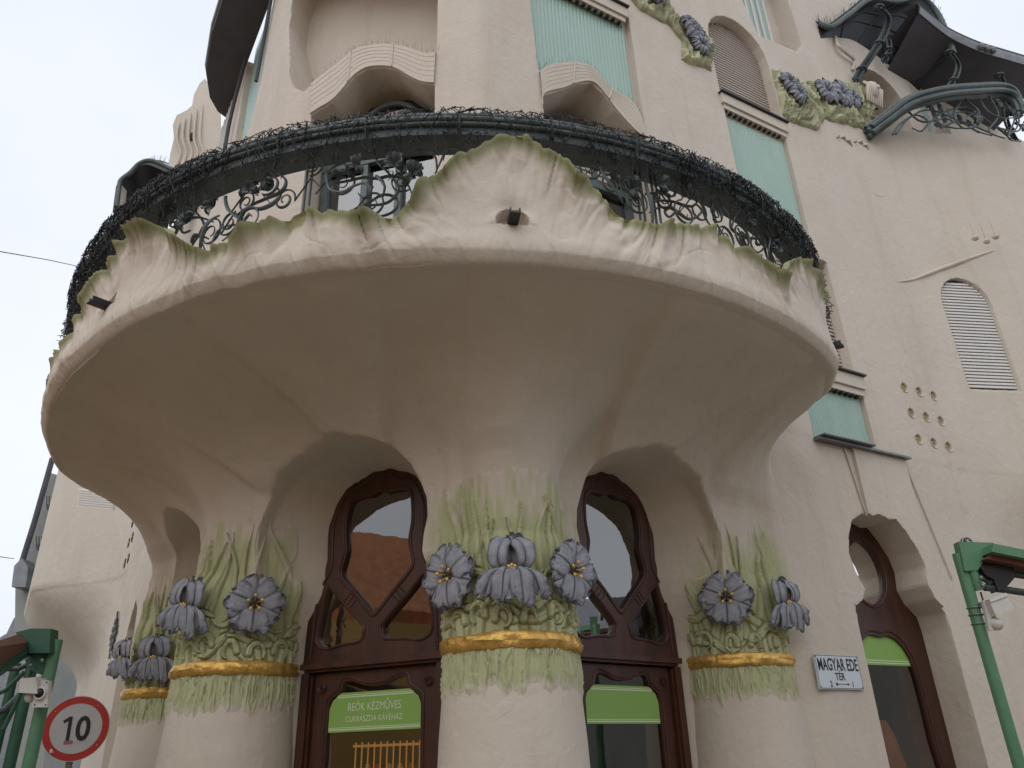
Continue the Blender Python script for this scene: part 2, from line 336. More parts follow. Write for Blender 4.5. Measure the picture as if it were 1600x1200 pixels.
# wall below the balcony
def f_low(P):
    r_ = P@NR-OR_; l_ = P@NL-OL; pu = .3+.12*sstep((P[:, 2]-2.75)/.4); a = P@CHL[1]-CHL[2]-pu; b = P@CHR[1]-CHR[2]-pu
    b = b-np.clip(P@UR-6.15, 0, None)*.6
    g = smax(smax(smax(a, b, .25), smax(l_, a, .3), .05), smax(r_, b, .12), .05)
    rc = .46
    for c in COLS.values(): g = smin(g, np.hypot(P[:, 0]-c[0], P[:, 1]-c[1])-rc, .11)
    return g
LIPAZ = np.array([-180, -140, -120, -100, -93, -86, -77, -65, -55, -45, 50, 57, 63, 70, 74, 80, 90, 180.]); LIPR = np.array([4.0, 4.1, 4.5, 4.88, 4.96, 4.92, 4.75, 4.6, 4.52, 4.48, 4.5, 4.5, 4.36, 4.0, 3.7, 3.3, 2.8, 2.5])
def lip_r(az): return np.interp(az, LIPAZ, LIPR)
ZT0, ZT1 = 3.55, 4.88
def lobe(x, c, w_): return np.exp(-((x-c)/w_)**2)
def f_trumpet(P, dl):
    dx = P[:, 0]-CX[0]; dy = P[:, 1]-CX[1]; r = np.hypot(dx, dy); az = np.degrees(np.arctan2(dx, -dy)); z = P[:, 2]
    r1 = lip_r(az); out_ = r-r1
    t = dl/np.maximum(dl-out_, .05); t = np.where(out_ > 0, 1+out_, t)
    zz = np.clip((z-ZT0)/(ZT1-ZT0), 0, None)
    # shallow flutes running from the arches up to the rim
    w_ = np.clip((z-3.9)/.9, 0, 1)
    fl = .06*(sstep((az+19.4+9*w_)/2.0)*sstep((-9.8-az+4.5*w_)/2.0)) + .06*(sstep((az-32+7*w_)/2.0)*sstep((44-az+9*w_)/2.0))
    fl += .035*sstep((az+42+14*w_)/2.5)*sstep((-33-az+2*w_)/6)+.03*sstep((az-3)/2.0)*sstep((14-az)/5)
    fl += .05*sstep((az-60+6*w_)/4) + .05*sstep((-66-az-10*w_)/4)
    e = 1+.75*(np.maximum(1-t, 0)**1.3+zz**2.5-1)
    g = (1-e)*1.0-fl*np.minimum(w_*5, 1)*np.clip((1.02-t)*7, 0, 1)
    g = np.where(z < ZT0-.5, 1., g)
    return np.maximum(smax(g, out_+.06, .07), z-4.98)
HOODI = None
def ptsR(L_, push=0): return np.array([R(x, y, push) for x, y in L_])
door3 = [(7.6, 3.55), (7.68, 3.78), (7.78, 3.95), (8.0, 4.06), (8.12, 4.03), (8.25, 4.07), (8.42, 4.02), (8.55, 4.04), (8.7, 3.88), (8.83, 3.68), (8.88, 3.5), (8.84, 3.28), (8.92, 3.12), (9.1, 2.98), (9.13, 2.8), (9.16, -1), (7.5, -1), (7.5, 2.8), (7.52, 2.96), (7.66, 3.04), (7.74, 3.16), (7.64, 3.36)]
def archwin(s0, s1, z0, zs, n=10, ry=None):
    r_ = (s1-s0)/2; c = (s0+s1)/2; ry = r_ if ry is None else ry
    return [(s0, z0), (s1, z0)]+[(c+r_*math.cos(PI*k/n), zs+ry*math.sin(PI*k/n)) for k in range(n+1)]
hood_top = ptsR([(842, 112), (850, 105), (870, 100), (897, 98), (915, 102), (930, 112), (955, 140), (985, 158), (1000, 182), (1010, 215)])
hood_in = ptsR([(848, 182), (848, 150), (880, 140), (900, 132), (925, 130), (945, 150), (960, 172), (985, 200), (1003, 215)])
W_SLAT = [(6.98, 10.3)]+[(8.27, 10.3)]+[(8.27-.645+.645*math.cos(PI*k/10), 11.55+.72*math.sin(PI*k/10)) for k in range(11)]
CUTS = [Cut(rcoord, door3, -1.1, 1.),
        Cut(rcoord, [(3.68, 11.0)]+[tuple(p) for p in hood_top[::1]]+[(5.4, 9.2), (5.38, 11.0)], -.10, 1.),      # teal field above the flank door
        Cut(rcoord, [tuple(p) for p in hood_in]+[(5.4, 7.9), (5.4, 5.0), (3.82, 5.0), (3.82, 8.4)], -.68, 1.),    # flank door
        Cut(rcoord, [(3.72, 11.12), (5.25, 11.12), (5.25, 13.5), (3.72, 13.5)], -.2, 1.),
        Cut(rcoord, W_SLAT, -.22, 1.),
        Cut(rcoord, [(7.0, 10.0), (8.26, 10.0), (8.26, 8.0), (7.0, 8.0)], -.07, 1.),
        Cut(rcoord, [(7.42, 6.0), (8.5, 6.0), (8.5, 7.8), (7.42, 7.8)], -.2, 1.),
        Cut(rcoord, [(7.42, 5.74), (8.57, 5.74), (8.57, 4.93), (7.42, 4.93)], -.07, 1.),
        Cut(rcoord, [(8.0, 14.5), (8.0, 12.9), (8.2, 12.22), (9.15, 12.34), (9.32, 12.6), (9.25, 14.5)], -.35, 1.),
        Cut(rcoord_bay, [(10.95, 6.25), (11.75, 6.25)]+[(11.75-.4+.4*math.cos(PI*k/10), 7.72+.5*math.sin(PI*k/10)) for k in range(11)], -.09, 1.),
        Cut(rcoord, archwin(10.75, 12.1, 11.3, 12.3, ry=.75), -.5, 1.),
        Cut(rcoord_bay, archwin(12.9, 13.8, 7.6, 9.2), -.09, 1.)]
NICHE = [(-.62, 8.2)]
NU0 = CX[0]*UF[0]+CX[1]*UF[1]      # facet u of the axis
def F2(x, y): p = on_plane(x, y, NF, OF); return (float(p@UF), float(p[2]))
chood_top = [F2(*p) for p in [(488, 131), (512, 112), (537, 93), (550, 82), (565, 75), (590, 71), (615, 71), (640, 76), (665, 84), (682, 83)]]
chood_in = [F2(*p) for p in [(486, 181), (500, 172), (520, 160), (540, 138), (555, 120), (575, 108), (600, 106), (620, 110), (640, 122), (660, 131), (679, 133)]]
niche = chood_top+[(NU0+u, z) for u, z in [(.54, 10.2), (.5, 10.7), (.2, 11.3)]]+[F2(*p) for p in [(455, -90), (436, -40), (430, 2), (434, 25), (441, 55), (447, 85), (450, 115), (460, 137), (474, 143)]]
cdoor = chood_in+[(NU0+.53, 5.0), (NU0-1.06, 5.0)]
CUTS += [Cut(fcoord, niche, -.85, 1.), Cut(fcoord, cdoor, -.6, 1.)]
CUTL = [Cut(lcoord, [(9.55, 14), (9.55, 12.0), (9.7, 11.0), (10.2, 10.55), (11.0, 10.7), (11.3, 11.4), (11.35, 14)], -.12, 1.),
        Cut(lcoord, [(13.2, 1), (13.2, 3.3), (13.35, 3.8), (13.7, 4.0), (14.1, 3.6), (14.3, 3.0), (14.3, 1)], -.4, 1.)]
DOTS = [(9.53+.325*i, 6.03-.385*j) for j in range(3) for i in range(3)]
LBAY = (16.6, 2.6, 1.45)
def f_up(P):
    s, z, d = rcoord(P)
    a = d-bay_off(s, z, *RBAY)*(z < 11.9)
    # bay parapet: bay stops at its curved top
    top = 11.3+.25*sstep((s-10.5)/2)+.15*np.sin((s-10.5)*1.6)
    a = np.where(z > top-.5, smax(d-bay_off(s, z, *RBAY), np.minimum(z-top, 9), .06), a); a = np.minimum(a, d)
    # raised panel over the street door
    pan = np.maximum(np.maximum(np.abs(s-8.55)-.5, z-4.9), 1.0-z); a = np.minimum(a, np.maximum(d-.045, pan))
    sl, zl, dl = lcoord(P)
    b = dl-bay_off(sl, zl, *LBAY, zb=5.1, z0=3.3)
    f = P@NF-OF; b = np.where((sl > 16) & (z < 5.6), b*.45, b)
    m = smax(a, np.where(z > 4.9, f, -9), .06); m = smax(m, b, .06)
    m = np.maximum(m, np.minimum(z-13.6, s-12.9)); return np.maximum(m, np.minimum(z-13.6, sl-9.2))
def f_all(P):
    z = P[:, 2]
    up = f_up(P)
    near = (P@UR < 7.3) & (P@UL < 12.5)
    low = np.where(near, f_low(P), up)
    g = smax(up, np.where(z < 4.95, low, -9.), .02)
    m = near & (z < 5.0)
    if m.any():
        Q = P[m]; q = f_trumpet(Q, low[m]); g[m] = np.minimum(smin(g[m], q, .09), g[m])
    for c in TUN: g = smax(g, -c(P), .02)
    for c in CUTS: g = np.maximum(g, -c(P))
    m = P@UL > 8.5
    if m.any():
        for c in CUTL: g[m] = np.maximum(g[m], -c(P[m]))
    # hoods over the balcony doors stand a little proud
    s, zz, d = rcoord(P)
    for (x, y) in DOTS:
        rr = np.hypot(s-x, zz-y); g = np.maximum(g, -np.maximum(rr-.066, -.05-d))
    return g
def mesh_sdf(f, lo, hi, h, keep=None, B=8):
    lo = np.asarray(lo, float); nb = np.ceil((np.asarray(hi)-lo)/(h*B)).astype(int)
    I = np.stack(np.meshgrid(*[np.arange(n) for n in nb], indexing='ij'), -1).reshape(-1, 3)
    C = lo+(I+.5)*h*B; act = []
    for k in range(0, len(C), 200000):
        v = f(C[k:k+200000]); act.append(np.abs(v) < h*B*1.2)
    act = np.concatenate(act)
    if keep is not None: act &= keep(C)
    I = I[act]; N = nb*B+2
    off = np.stack(np.meshgrid(*[np.arange(B+1)]*3, indexing='ij'), -1).reshape(-1, 3)
    PB, PA, PP, PS = [], [], [], []
    for k in range(0, len(I), 600):
        J = I[k:k+600]; G = (J[:, None, :]*B+off[None]); X = lo+G*h
        v = f(X.reshape(-1, 3)).reshape(len(J), B+1, B+1, B+1)
        for a in range(3):
            sl0 = [slice(None)]+[slice(0, B)]*3; sl1 = list(sl0); sl1[a+1] = slice(1, B+1)
            v0 = v[tuple(sl0)]; v1 = v[tuple(sl1)]; c = (v0 < 0) != (v1 < 0)
            w_ = np.argwhere(c)
            if len(w_) == 0: continue
            g = J[w_[:, 0]]*B+w_[:, 1:]; x0 = v0[c]; x1 = v1[c]; t = x0/(x0-x1)
            p = lo+g*h; p[:, a] += t*h
            PB.append(g); PA.append(np.full(len(g), a)); PP.append(p); PS.append(x0 < 0)
    g = np.concatenate(PB); ax = np.concatenate(PA); p = np.concatenate(PP); sg = np.concatenate(PS)
    # normals at crossings
    e = h*.15; n = np.zeros_like(p)
    for k in range(0, len(p), 400000):
        q = p[k:k+400000]
        for s_ in ((1, -1, -1), (-1, -1, 1), (-1, 1, -1), (1, 1, 1)):
            s_ = np.array(s_, float); n[k:k+400000] += f(q+s_*e)[:, None]*s_
    n /= np.linalg.norm(n, axis=1)[:, None]+1e-12
    key = lambda q: ((q[:, 0]+1)*(N[1]+2)+(q[:, 1]+1))*(N[2]+2)+(q[:, 2]+1)
    o1 = np.eye(3, dtype=int)[(ax+1) % 3]; o2 = np.eye(3, dtype=int)[(ax+2) % 3]
    K = np.stack([key(g), key(g-o1), key(g-o1-o2), key(g-o2)], 1)
    U, inv = np.unique(K.ravel(), return_inverse=True); inv = inv.reshape(-1, 4); m = len(U)
    cnt = np.zeros(m); mp = np.zeros((m, 3)); A = np.zeros((m, 3, 3)); bb = np.zeros((m, 3)); nn = np.zeros((m, 3))
    for c in range(4):
        ii = inv[:, c]; cnt += np.bincount(ii, minlength=m)
        for a in range(3): mp[:, a] += np.bincount(ii, p[:, a], m)
    mp /= cnt[:, None]
    for c in range(4):
        ii = inv[:, c]; rr = ((p-mp[ii])*n).sum(1)
        for a in range(3):
            bb[:, a] += np.bincount(ii, n[:, a]*rr, m)
            for b_ in range(a, 3):
                q = np.bincount(ii, n[:, a]*n[:, b_], m); A[:, a, b_] += q
                if a != b_: A[:, b_, a] += q
    A += np.eye(3)[None]*.12; x = np.linalg.solve(A, bb[..., None])[..., 0]
    x = np.clip(x, -h*.9, h*.9); V = mp+x
    Fq = np.where(sg[:, None], inv, inv[:, ::-1])
    return V, Fq
# ------------------------------------------------------------------ the corner building
B_ = root('corner_building', 'cream art nouveau corner building with round balcony, floral columns and flowing plaster walls', 'building', (0, 0, 0))
def keepf(C): return (C@UR < 19.5) & (C@UL < 27) & ~((C[:, 2] < .6))
import time; _t0 = time.time()
HV = .033
V, Fq = mesh_sdf(f_all, (-13.6, 3.9, .5), (18.2, 20.8, 16.6), HV, keep=lambda C: keepf(C) & ((C@UL < 17.6) | ((C[:, 2] > 2.6) & (C[:, 2] < 14) & (C@UL < 22.5))) & (C@UR < 17.5))

# plaster unevenness and painted green fading up from the capitals
def vnormals(V, Fq):
    n = np.cross(V[Fq[:, 2]]-V[Fq[:, 0]], V[Fq[:, 3]]-V[Fq[:, 1]]); N = np.stack([sum(np.bincount(Fq[:, c], n[:, a], len(V)) for c in range(4)) for a in range(3)], 1); return N/(np.linalg.norm(N, axis=1)[:, None]+1e-12)
_uz = np.clip((V[:, 2]-3.2)/.8, 0, 1)*np.clip((5.02-V[:, 2])/.1, 0, 1)*np.clip((7.4-V@UR)*3, 0, 1)
V = V+vnormals(V, Fq)*((.004+.030*_uz)*vnoise(V*np.array([1.5, 1.5, 2.2]))+(.0015+.007*_uz)*vnoise(V*5.2)+.003*_uz*vnoise(V*13))[:, None]
cen = V[Fq].mean(1)
def tint_for(V):
    t = np.zeros(len(V)); zc = V[:, 2]
    for k, c in COLS.items():
        r = np.hypot(V[:, 0]-c[0], V[:, 1]-c[1]); nz = vnoise(V*[9, 9, 2.2])+.6*vnoise(V*[22, 22, 4]+7)
        t = np.maximum(t, np.clip((3.58-zc)*3.2+nz*1.1, 0, 1)*np.clip((.74-r)*8, 0, 1)*np.clip((zc-2.95)*6, 0, 1))
    return t
tnt = tint_for(V)
parts = [('corner_wall', (cen@UR < 7.3) & (cen@UL < 12.4) & (cen[:, 2] >= 4.98)), ('balcony_underside', (cen@UR < 7.3) & (cen@UL < 12.4) & (cen[:, 2] < 4.98)), ('right_facade_wall', cen@UR >= 7.3), ('left_facade_wall', (cen@UR < 7.3) & (cen@UL >= 12.4))]
def submesh(name, V, Fq, m, **at_):
    q = Fq[m]; u, iv = np.unique(q, return_inverse=True)
    me = mesh_np(V[u], iv.reshape(-1, 4), {k: a[u] for k, a in at_.items()}, True, 40)
    return link(name, me, M['stucco'], B_)
for nm, m in parts: submesh(nm, V, Fq, m, tint=tnt)
# ------------------------------------------------------------------ columns with floral capitals
COLDIR = {'a': math.radians(-85), 'b': math.radians(-115), 'c': math.radians(-70), 'd': math.radians(-140)}   # mean outward heading
COLR = {'a': .53, 'b': .56, 'c': .555, 'd': .53}
def strands(n, seed, z0=2.43):
    r = random.Random(seed); out_ = []; t = np.linspace(0, 1, 16); tap = np.sqrt(np.clip(1.01-t, 0, 1))
    for i in range(n+7):       # long pointed leaves rising up the wall
        a = -2.2+4.4*i/(n+6)+r.uniform(-.1, .1); h = r.uniform(.85, 1.35); ph = r.uniform(0, 6); am = r.uniform(.07, .17); lean = r.uniform(-.35, .35)
        out_.append((a+am*np.sin(ph+t*r.uniform(3, 5.5))+lean*t*t, z0+h*t, r.uniform(.042, .062)*tap*(.75+.25*np.sin(PI*t)), r.uniform(.034, .05)))
    for i in range(n):       # wavy stems lying round the column above the band
        a = -2.3+4.6*i/n+r.uniform(-.12, .12); sg = r.choice((-1, 1)); L_ = r.uniform(.7, 1.2); h0 = r.uniform(.05, .42)
        out_.append((a+sg*L_*(t-.5), z0+h0+r.uniform(.04, .09)*np.sin(2*PI*t*r.uniform(.8, 1.3)+r.uniform(0, 6))+.05*t, r.uniform(.026, .036)*(.45+.75*np.sin(PI*np.clip(t, .03, .97))), r.uniform(.036, .05)))
    for i in range(n-4):     # short curls hugging the band
        a = -2.2+4.4*i/(n-4)+r.uniform(-.1, .1); sg = r.choice((-1, 1)); w_ = r.uniform(.09, .16); th = np.linspace(0, r.uniform(3.2, 4.6), 16)
        out_.append((a+sg*w_*np.cos(th)*(1-.05*th), z0+.06+.11*np.sin(th)*(1-.1*th)+r.uniform(0, .08), .028*(1.1-.7*t), .045))
    return out_
for ki, k in enumerate('abcd'):
    c = COLS[k]; R0 = COLR[k]; hd = COLDIR[k]; sh = MB()
    col_o = None
    # shaft
    NA = 96; zs = [0, .02, .12, .2, .5, 1.2, 1.7, 2.0, 2.3, 2.45]
    rs = [R0+.2, R0+.2, R0+.16, R0+.1, R0+.08, R0+.06, R0+.04, R0+.02, R0, R0-.03]
    ang = np.linspace(0, 2*PI, NA, endpoint=False)
    G = [[(c[0]+r*math.cos(a), c[1]+r*math.sin(a), z) for a in ang] for z, r in zip(zs, rs)]
    col_o = sh.grid(G, closed=True).build('column', 'stucco', B_, label={'a': 'fat cream column between the two cafe doors', 'b': 'fat cream column left of the cafe door', 'c': 'fat cream column merging into the right facade', 'd': 'cream column furthest left, half hidden'}[k])
    # fringe of green hanging leaves under the band
    fa = np.linspace(hd-2.0, hd+2.0, 400); fz = np.linspace(0, 1, 34); rr = random.Random(ki)
    Pn = np.stack([fa*11, np.zeros(400), np.full(400, ki*3.)], 1); low = 2.02+.07*vnoise(Pn*[1.7, 1, 1])+.09*vnoise(Pn*[.7, 1, 1]+9)
    G = np.zeros((34, 400, 3)); T = np.zeros((34, 400))
    for i, q in enumerate(fz):
        z = 2.36*(1-q)+(low-.05)*q; x = fa*24+1.2*vnoise(np.stack([fa*9, z*5, z*0+ki], 1))*2
        n1 = vnoise(np.stack([x*1.6, z*3.2, z*0+5], 1)); n2 = vnoise(np.stack([x*4, z*7, z*0+2], 1))
        rid = np.clip(1-np.abs(n1)*7.5, 0, 1)**1.5
        d = .010+.020*rid+.010*n2
        d = d*np.clip((1-q)*2.6, 0, 1)-.014*np.clip((q-.8)*5, 0, 1)-.004
        rb = np.interp(z, zs, rs)+.003+d; G[i, :, 0] = c[0]+rb*np.cos(fa); G[i, :, 1] = c[1]+rb*np.sin(fa); G[i, :, 2] = z
        T[i] = np.clip((z-low)*14+n1*.8-.1, 0, 1)*(1-.35*rid)
    MB().grid(G, T).build('leaf_fringe', 'stucco', col_o, tint=True, angle=60)
    # gold band
    ba = np.linspace(0, 2*PI, 260, endpoint=False); bp = np.linspace(0, 2*PI, 13); G = np.zeros((13, 260, 3))
    for i, q in enumerate(bp):
        x = np.stack([np.cos(ba)*3.2, np.sin(ba)*3.2, np.full(260, math.sin(q)*1.6+ki*3)], 1); nz = vnoise(x*1.0)+.6*vnoise(x*[2.2, 2.2, 3.4])+.3*vnoise(x*[7, 7, 5])-.9*np.clip(1-np.abs(vnoise(x*[1.6, 1.6, 4.5]+20))*9, 0, 1)*.35
        rb = R0+.010+(.036+.034*nz)*math.cos(q); G[i, :, 0] = c[0]+rb*np.cos(ba); G[i, :, 1] = c[1]+rb*np.sin(ba); G[i, :, 2] = 2.375+(.062+.016*nz)*math.sin(q)+.012*vnoise(x*.6)
    MB().grid(G, closed=True).build('gold_band', 'gold', col_o, angle=75)
    # carved leaf relief draped over column top and wall
    NA, NZ = 330, 210; ra = np.linspace(-2.25, 2.25, NA); rz = np.linspace(2.40, 3.90, NZ)
    AA, ZZ = np.meshgrid(ra, rz); wa = AA+hd
    rad = np.where(ZZ < 3.1, R0-.03, 0.)
    capr = R0-.03+.05*np.clip((ZZ-2.9)/.3, 0, 1)**2
    dx = np.cos(wa); dy = np.sin(wa); ca_, cz_ = np.linspace(-2.25, 2.25, 61), np.linspace(2.40, 3.90, 51); cA, cZ = np.meshgrid(ca_, cz_); r_ = np.full(cA.shape, .9)
    for it in range(20):
        P = np.stack([c[0]+r_*np.cos(cA+hd), c[1]+r_*np.sin(cA+hd), cZ], -1).reshape(-1, 3)
        d = f_all(P).reshape(cA.shape); r_ = np.clip(r_-np.clip(d, -.05, .2)*.8, .3, 1.)
    r_ = np.array([np.interp(ra, ca_, q) for q in r_]); r_ = np.array([np.interp(rz, cz_, r_[:, j]) for j in range(len(ra))]).T
    side = sstep((r_-.57)/.10)*sstep((ZZ-3.06)/.14); r_ = np.minimum(r_, R0-.03+(.73-R0)*sstep((ZZ-2.62)/.62)+.0*ZZ); base = np.where(ZZ > 2.6, np.maximum(R0-.03-.14*sstep((ZZ-3.05)/.5), r_), R0-.03)
    Q = np.stack([AA.ravel()*R0, ZZ.ravel()], 1); Hf = np.zeros(len(Q)); Cf = np.zeros(len(Q))
    for (sa, sz, sw, hh) in strands(15, 50+ki):
        pts = np.stack([sa*R0, sz], 1); m = np.where((Q[:, 0] > pts[:, 0].min()-.1) & (Q[:, 0] < pts[:, 0].max()+.1) & (Q[:, 1] > pts[:, 1].min()-.08) & (Q[:, 1] < pts[:, 1].max()+.08))[0]
        q = Q[m]; bb = np.full(len(q), 9.)
        for i in range(len(pts)-1):
            a, b = pts[i], pts[i+1]; e = b-a; t = np.clip(((q-a)@e)/(e@e+1e-9), 0, 1); bb = np.minimum(bb, np.linalg.norm(q-a-t[:, None]*e, axis=1)/np.maximum(sw[i]*(1-t)+sw[i+1]*t, .004))
        inn = np.clip((1.02-bb)*12, 0, 1); prof = hh*np.sqrt(np.clip(1-np.minimum(bb, 1)**2, 0, 1))*(1-.25*np.exp(-(bb/.18)**2)); old = Hf[m]
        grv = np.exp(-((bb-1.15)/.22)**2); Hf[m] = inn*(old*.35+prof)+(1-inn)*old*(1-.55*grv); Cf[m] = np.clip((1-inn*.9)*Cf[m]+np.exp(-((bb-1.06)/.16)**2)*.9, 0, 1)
    H = Hf.reshape(AA.shape); CR_ = Cf.reshape(AA.shape); nz = vnoise(np.stack([AA*14, ZZ*5, AA*0+ki], -1).reshape(-1, 3)).reshape(AA.shape); n5 = vnoise(np.stack([AA*30, ZZ*12, AA*0+ki+9], -1).reshape(-1, 3)).reshape(AA.shape)
    edge = np.clip((2.2-np.abs(AA))*3, 0, 1); fade = np.clip((3.80-ZZ+.10*nz)/.36, 0, 1)*edge*(1-side)
    disp = (H+.010*nz+.005*n5)*fade-.018*(1-np.clip(fade*4, 0, 1))
    r2 = base+disp+.004
    G = np.stack([c[0]+r2*dx, c[1]+r2*dy, ZZ], -1)
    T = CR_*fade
    me_b = MB().grid(G)
    # colour: green paint fading to plain plaster at the top, groove shade painted in as darker green
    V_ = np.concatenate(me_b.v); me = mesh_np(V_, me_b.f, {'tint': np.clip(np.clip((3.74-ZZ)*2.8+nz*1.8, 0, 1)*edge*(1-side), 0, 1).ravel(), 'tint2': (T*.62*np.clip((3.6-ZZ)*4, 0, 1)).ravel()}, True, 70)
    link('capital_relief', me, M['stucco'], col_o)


# ------------------------------------------------------------------ iris flowers
def petal(path, side, width, ruf=.02, seed=0, nu=21, nv=19, cup=0., out_n=None):
    """path: (k,3) centreline; side: lateral unit vector; returns grid and tint"""
    r = random.Random(seed); P = spline(path, 5); n = len(P); P = P[np.linspace(0, n-1, nu).astype(int)]
    T = np.gradient(P, axis=0); T /= np.linalg.norm(T, axis=1)[:, None]; side = np.asarray(side, float)
    G = np.zeros((nu, nv, 3)); A = np.zeros((nu, nv)); ph = r.uniform(0, 6)
    for i in range(nu):
        u = i/(nu-1); N = np.cross(T[i], side); N /= np.linalg.norm(N)
        wd = width*(math.sin(PI*min(u*.62+.13, 1))**.8)*(1 if u < .85 else math.sqrt(max(1-((u-.85)/.16)**2, .06)))
        for j in range(nv):
            v = -1+2*j/(nv-1); edge = abs(v)**3
            off = cup*v*v+ruf*(u**1.3)*(edge*math.sin(u*13+ph+v*2)+.5*math.sin(v*7+ph)*u)-.013*math.exp(-(v/.09)**2)+.0035*math.cos(v*21+u*4+ph)+ruf*.5*edge*u*math.sin(u*29+v*5+ph)
            G[i, j] = P[i]+side*v*wd*(1+.07*u*math.sin(u*17+ph*v))+N*off+T[i]*(.018*math.sin(v*9+ph)*u*u)
            A[i, j] = min(1, .95*math.exp(-(v/.075)**2)*(1-u*.4)+.16*max(0, -math.cos(v*21+u*4+ph))*(.4+u)+.8*max(0, edge*1.4-.55)+.7*max(0, u-.93)*14+.9*max(0, .22-u)*4)
    return G, A
def solid(G, A, th=.012):
    """closed thin slab from a grid"""
    nu, nv = G.shape[:2]; dU = np.gradient(G, axis=0); dV = np.gradient(G, axis=1); N = np.cross(dU, dV); N /= np.linalg.norm(N, axis=2)[..., None]+1e-9
    V = np.concatenate([G.reshape(-1, 3), (G-N*th).reshape(-1, 3)]); m = nu*nv; Fc = []
    idx = lambda i, j: i*nv+j
    for i in range(nu-1):
        for j in range(nv-1):
            Fc.append((idx(i, j), idx(i+1, j), idx(i+1, j+1), idx(i, j+1))); Fc.append((m+idx(i, j), m+idx(i, j+1), m+idx(i+1, j+1), m+idx(i+1, j)))
    bd = [(i, 0) for i in range(nu)]+[(nu-1, j) for j in range(1, nv)]+[(i, nv-1) for i in range(nu-2, -1, -1)]+[(0, j) for j in range(nv-2, 0, -1)]
    for a, b in zip(bd, bd[1:]+bd[:1]): Fc.append((idx(*a), idx(*b), m+idx(*b), m+idx(*a)))
    return V, Fc, np.concatenate([A.ravel(), A.ravel()])
def petal_mesh(name, G, A):
    V, Fc, a = solid(G, A); me = mesh_np(V, Fc, {'tint': a}, True, 50); me.name = name; me.materials.append(M['iris']); return me
# open flower: six petals in the x-y plane, z towards the viewer
OPEN = []
for i in range(6):
    a = math.radians(90+60*i+(-6, 4, 3, -4, 5, -2)[i]); d = np.array([math.cos(a), math.sin(a), 0]); s_ = np.array([-math.sin(a), math.cos(a), 0]); L_ = (.27, .255, .27, .285, .27, .26)[i]; up_ = .018*(i % 2)
    path = [d*.02+np.array([0, 0, .035]), d*L_*.3+np.array([0, 0, .072+up_]), d*L_*.65+np.array([0, 0, .085+up_]), d*L_*.9+np.array([0, 0, .06+up_]), d*L_+np.array([0, 0, .03])]
    OPEN.append(petal_mesh('petal', *petal(path, s_, .158, .03, i, cup=-.012)))
IRIS = []
for i, (dx, dz_, w_, ln) in enumerate([(-.20, .02, .125, .29), (-.08, .05, .12, .36), (.08, .055, .12, .38), (.20, .02, .125, .28)]):
    path = [np.array([dx*.25, .0, .10]), np.array([dx*.55, .015, .16+dz_]), np.array([dx*.95, -.05, .18+dz_]), np.array([dx*1.15, -ln*.55, .15+dz_]), np.array([dx*1.25, -ln*.8, .10+dz_])]
    tt = np.array([1., .25*(-1 if dx > 0 else 1), 0]); IRIS.append(petal_mesh('petal', *petal(path, tt/np.linalg.norm(tt), w_, .04, 20+i, cup=-.004)))
for i, (dx, w_) in enumerate([(-.095, .105), (.095, .105), (0, .12)]):
    z = .10 if i < 2 else .02
    path = [np.array([dx*.5, .0, z+.02]), np.array([dx*1.25, .07, z+.10]), np.array([dx*1.2, .17, z+.11]), np.array([dx*.75, .255, z+.05]), np.array([dx*.2, .28, z-.01])]
    IRIS.append(petal_mesh('petal', *petal(path, np.array([1., 0, .35*(-1 if dx > 0 else 1 if dx < 0 else 0)]), w_, .028, 40+i, cup=-.03)))
def stamen_mesh(L_=.10):
    b = MB().tube([(0, 0, 0), (0, 0, L_*.6), (0, 0, L_)], [.007, .007, .006], 6); b.sphere((0, 0, L_+.012), .019, 8, (1, 1, 1.25)); me = mesh_np(np.concatenate(b.v), b.f, None, True, 60); me.name = 'stamen'; me.materials.append(M['gold']); return me
STAM = stamen_mesh()
core = MB(); core.sphere((0, 0, .02), .09, 10, (1, 1, .6)); CORE = mesh_np(np.concatenate(core.v), core.f, {'tint': np.ones(len(np.concatenate(core.v)))}, True); CORE.materials.append(M['iris'])
def flower(kind, pos, nrm, scale=1., roll=0., first_label=None):
    nrm = np.asarray(nrm, float); nrm /= np.linalg.norm(nrm); x = np.cross(Z3, nrm); x /= np.linalg.norm(x); y = np.cross(nrm, x)
    Mx = Matrix([[x[0], y[0], nrm[0], pos[0]], [x[1], y[1], nrm[1], pos[1]], [x[2], y[2], nrm[2], pos[2]], [0, 0, 0, 1]]) @ Matrix.Rotation(math.radians(roll), 4, 'Z') @ Matrix.Diagonal((scale*.94, scale*.94, scale*.58, 1))
    f = bpy.data.objects.new('iris_flower', CORE); COL.objects.link(f); f.parent = B_; f.matrix_local = Mx
    if first_label: f['label'] = first_label
    for me in (OPEN if kind == 'open' else IRIS):
        q = bpy.data.objects.new('petal', me); COL.objects.link(q); q.parent = f
    rr = random.Random(int(pos[0]*100))
    for i in range(5 if kind == 'open' else 3):
        q = bpy.data.objects.new('stamen', STAM); COL.objects.link(q); q.parent = f
        a = i*2*PI/5+.3
        if kind == 'open': q.matrix_local = Matrix.Translation((.02*math.cos(a), .02*math.sin(a), .05)) @ Matrix.Rotation(.45, 4, Vector((-math.sin(a), math.cos(a), 0)))
        else: q.matrix_local = Matrix.Translation(((i-1)*.03, .03+.012*(i % 2), .11)) @ Matrix.Rotation(.1, 4, 'X')
    return f
def on_col(k, x, y, r):
    c = COLS[k]; d = ray(x, y); o = EYE[:2]-c; a = d[:2]@d[:2]; b = 2*o@d[:2]; cc = o@o-r*r; D = max(b*b-4*a*cc, 0)
    p = EYE+d*((-b-math.sqrt(D))/2/a); n = np.array([p[0]-c[0], p[1]-c[1], 0]); return p, n/np.linalg.norm(n)
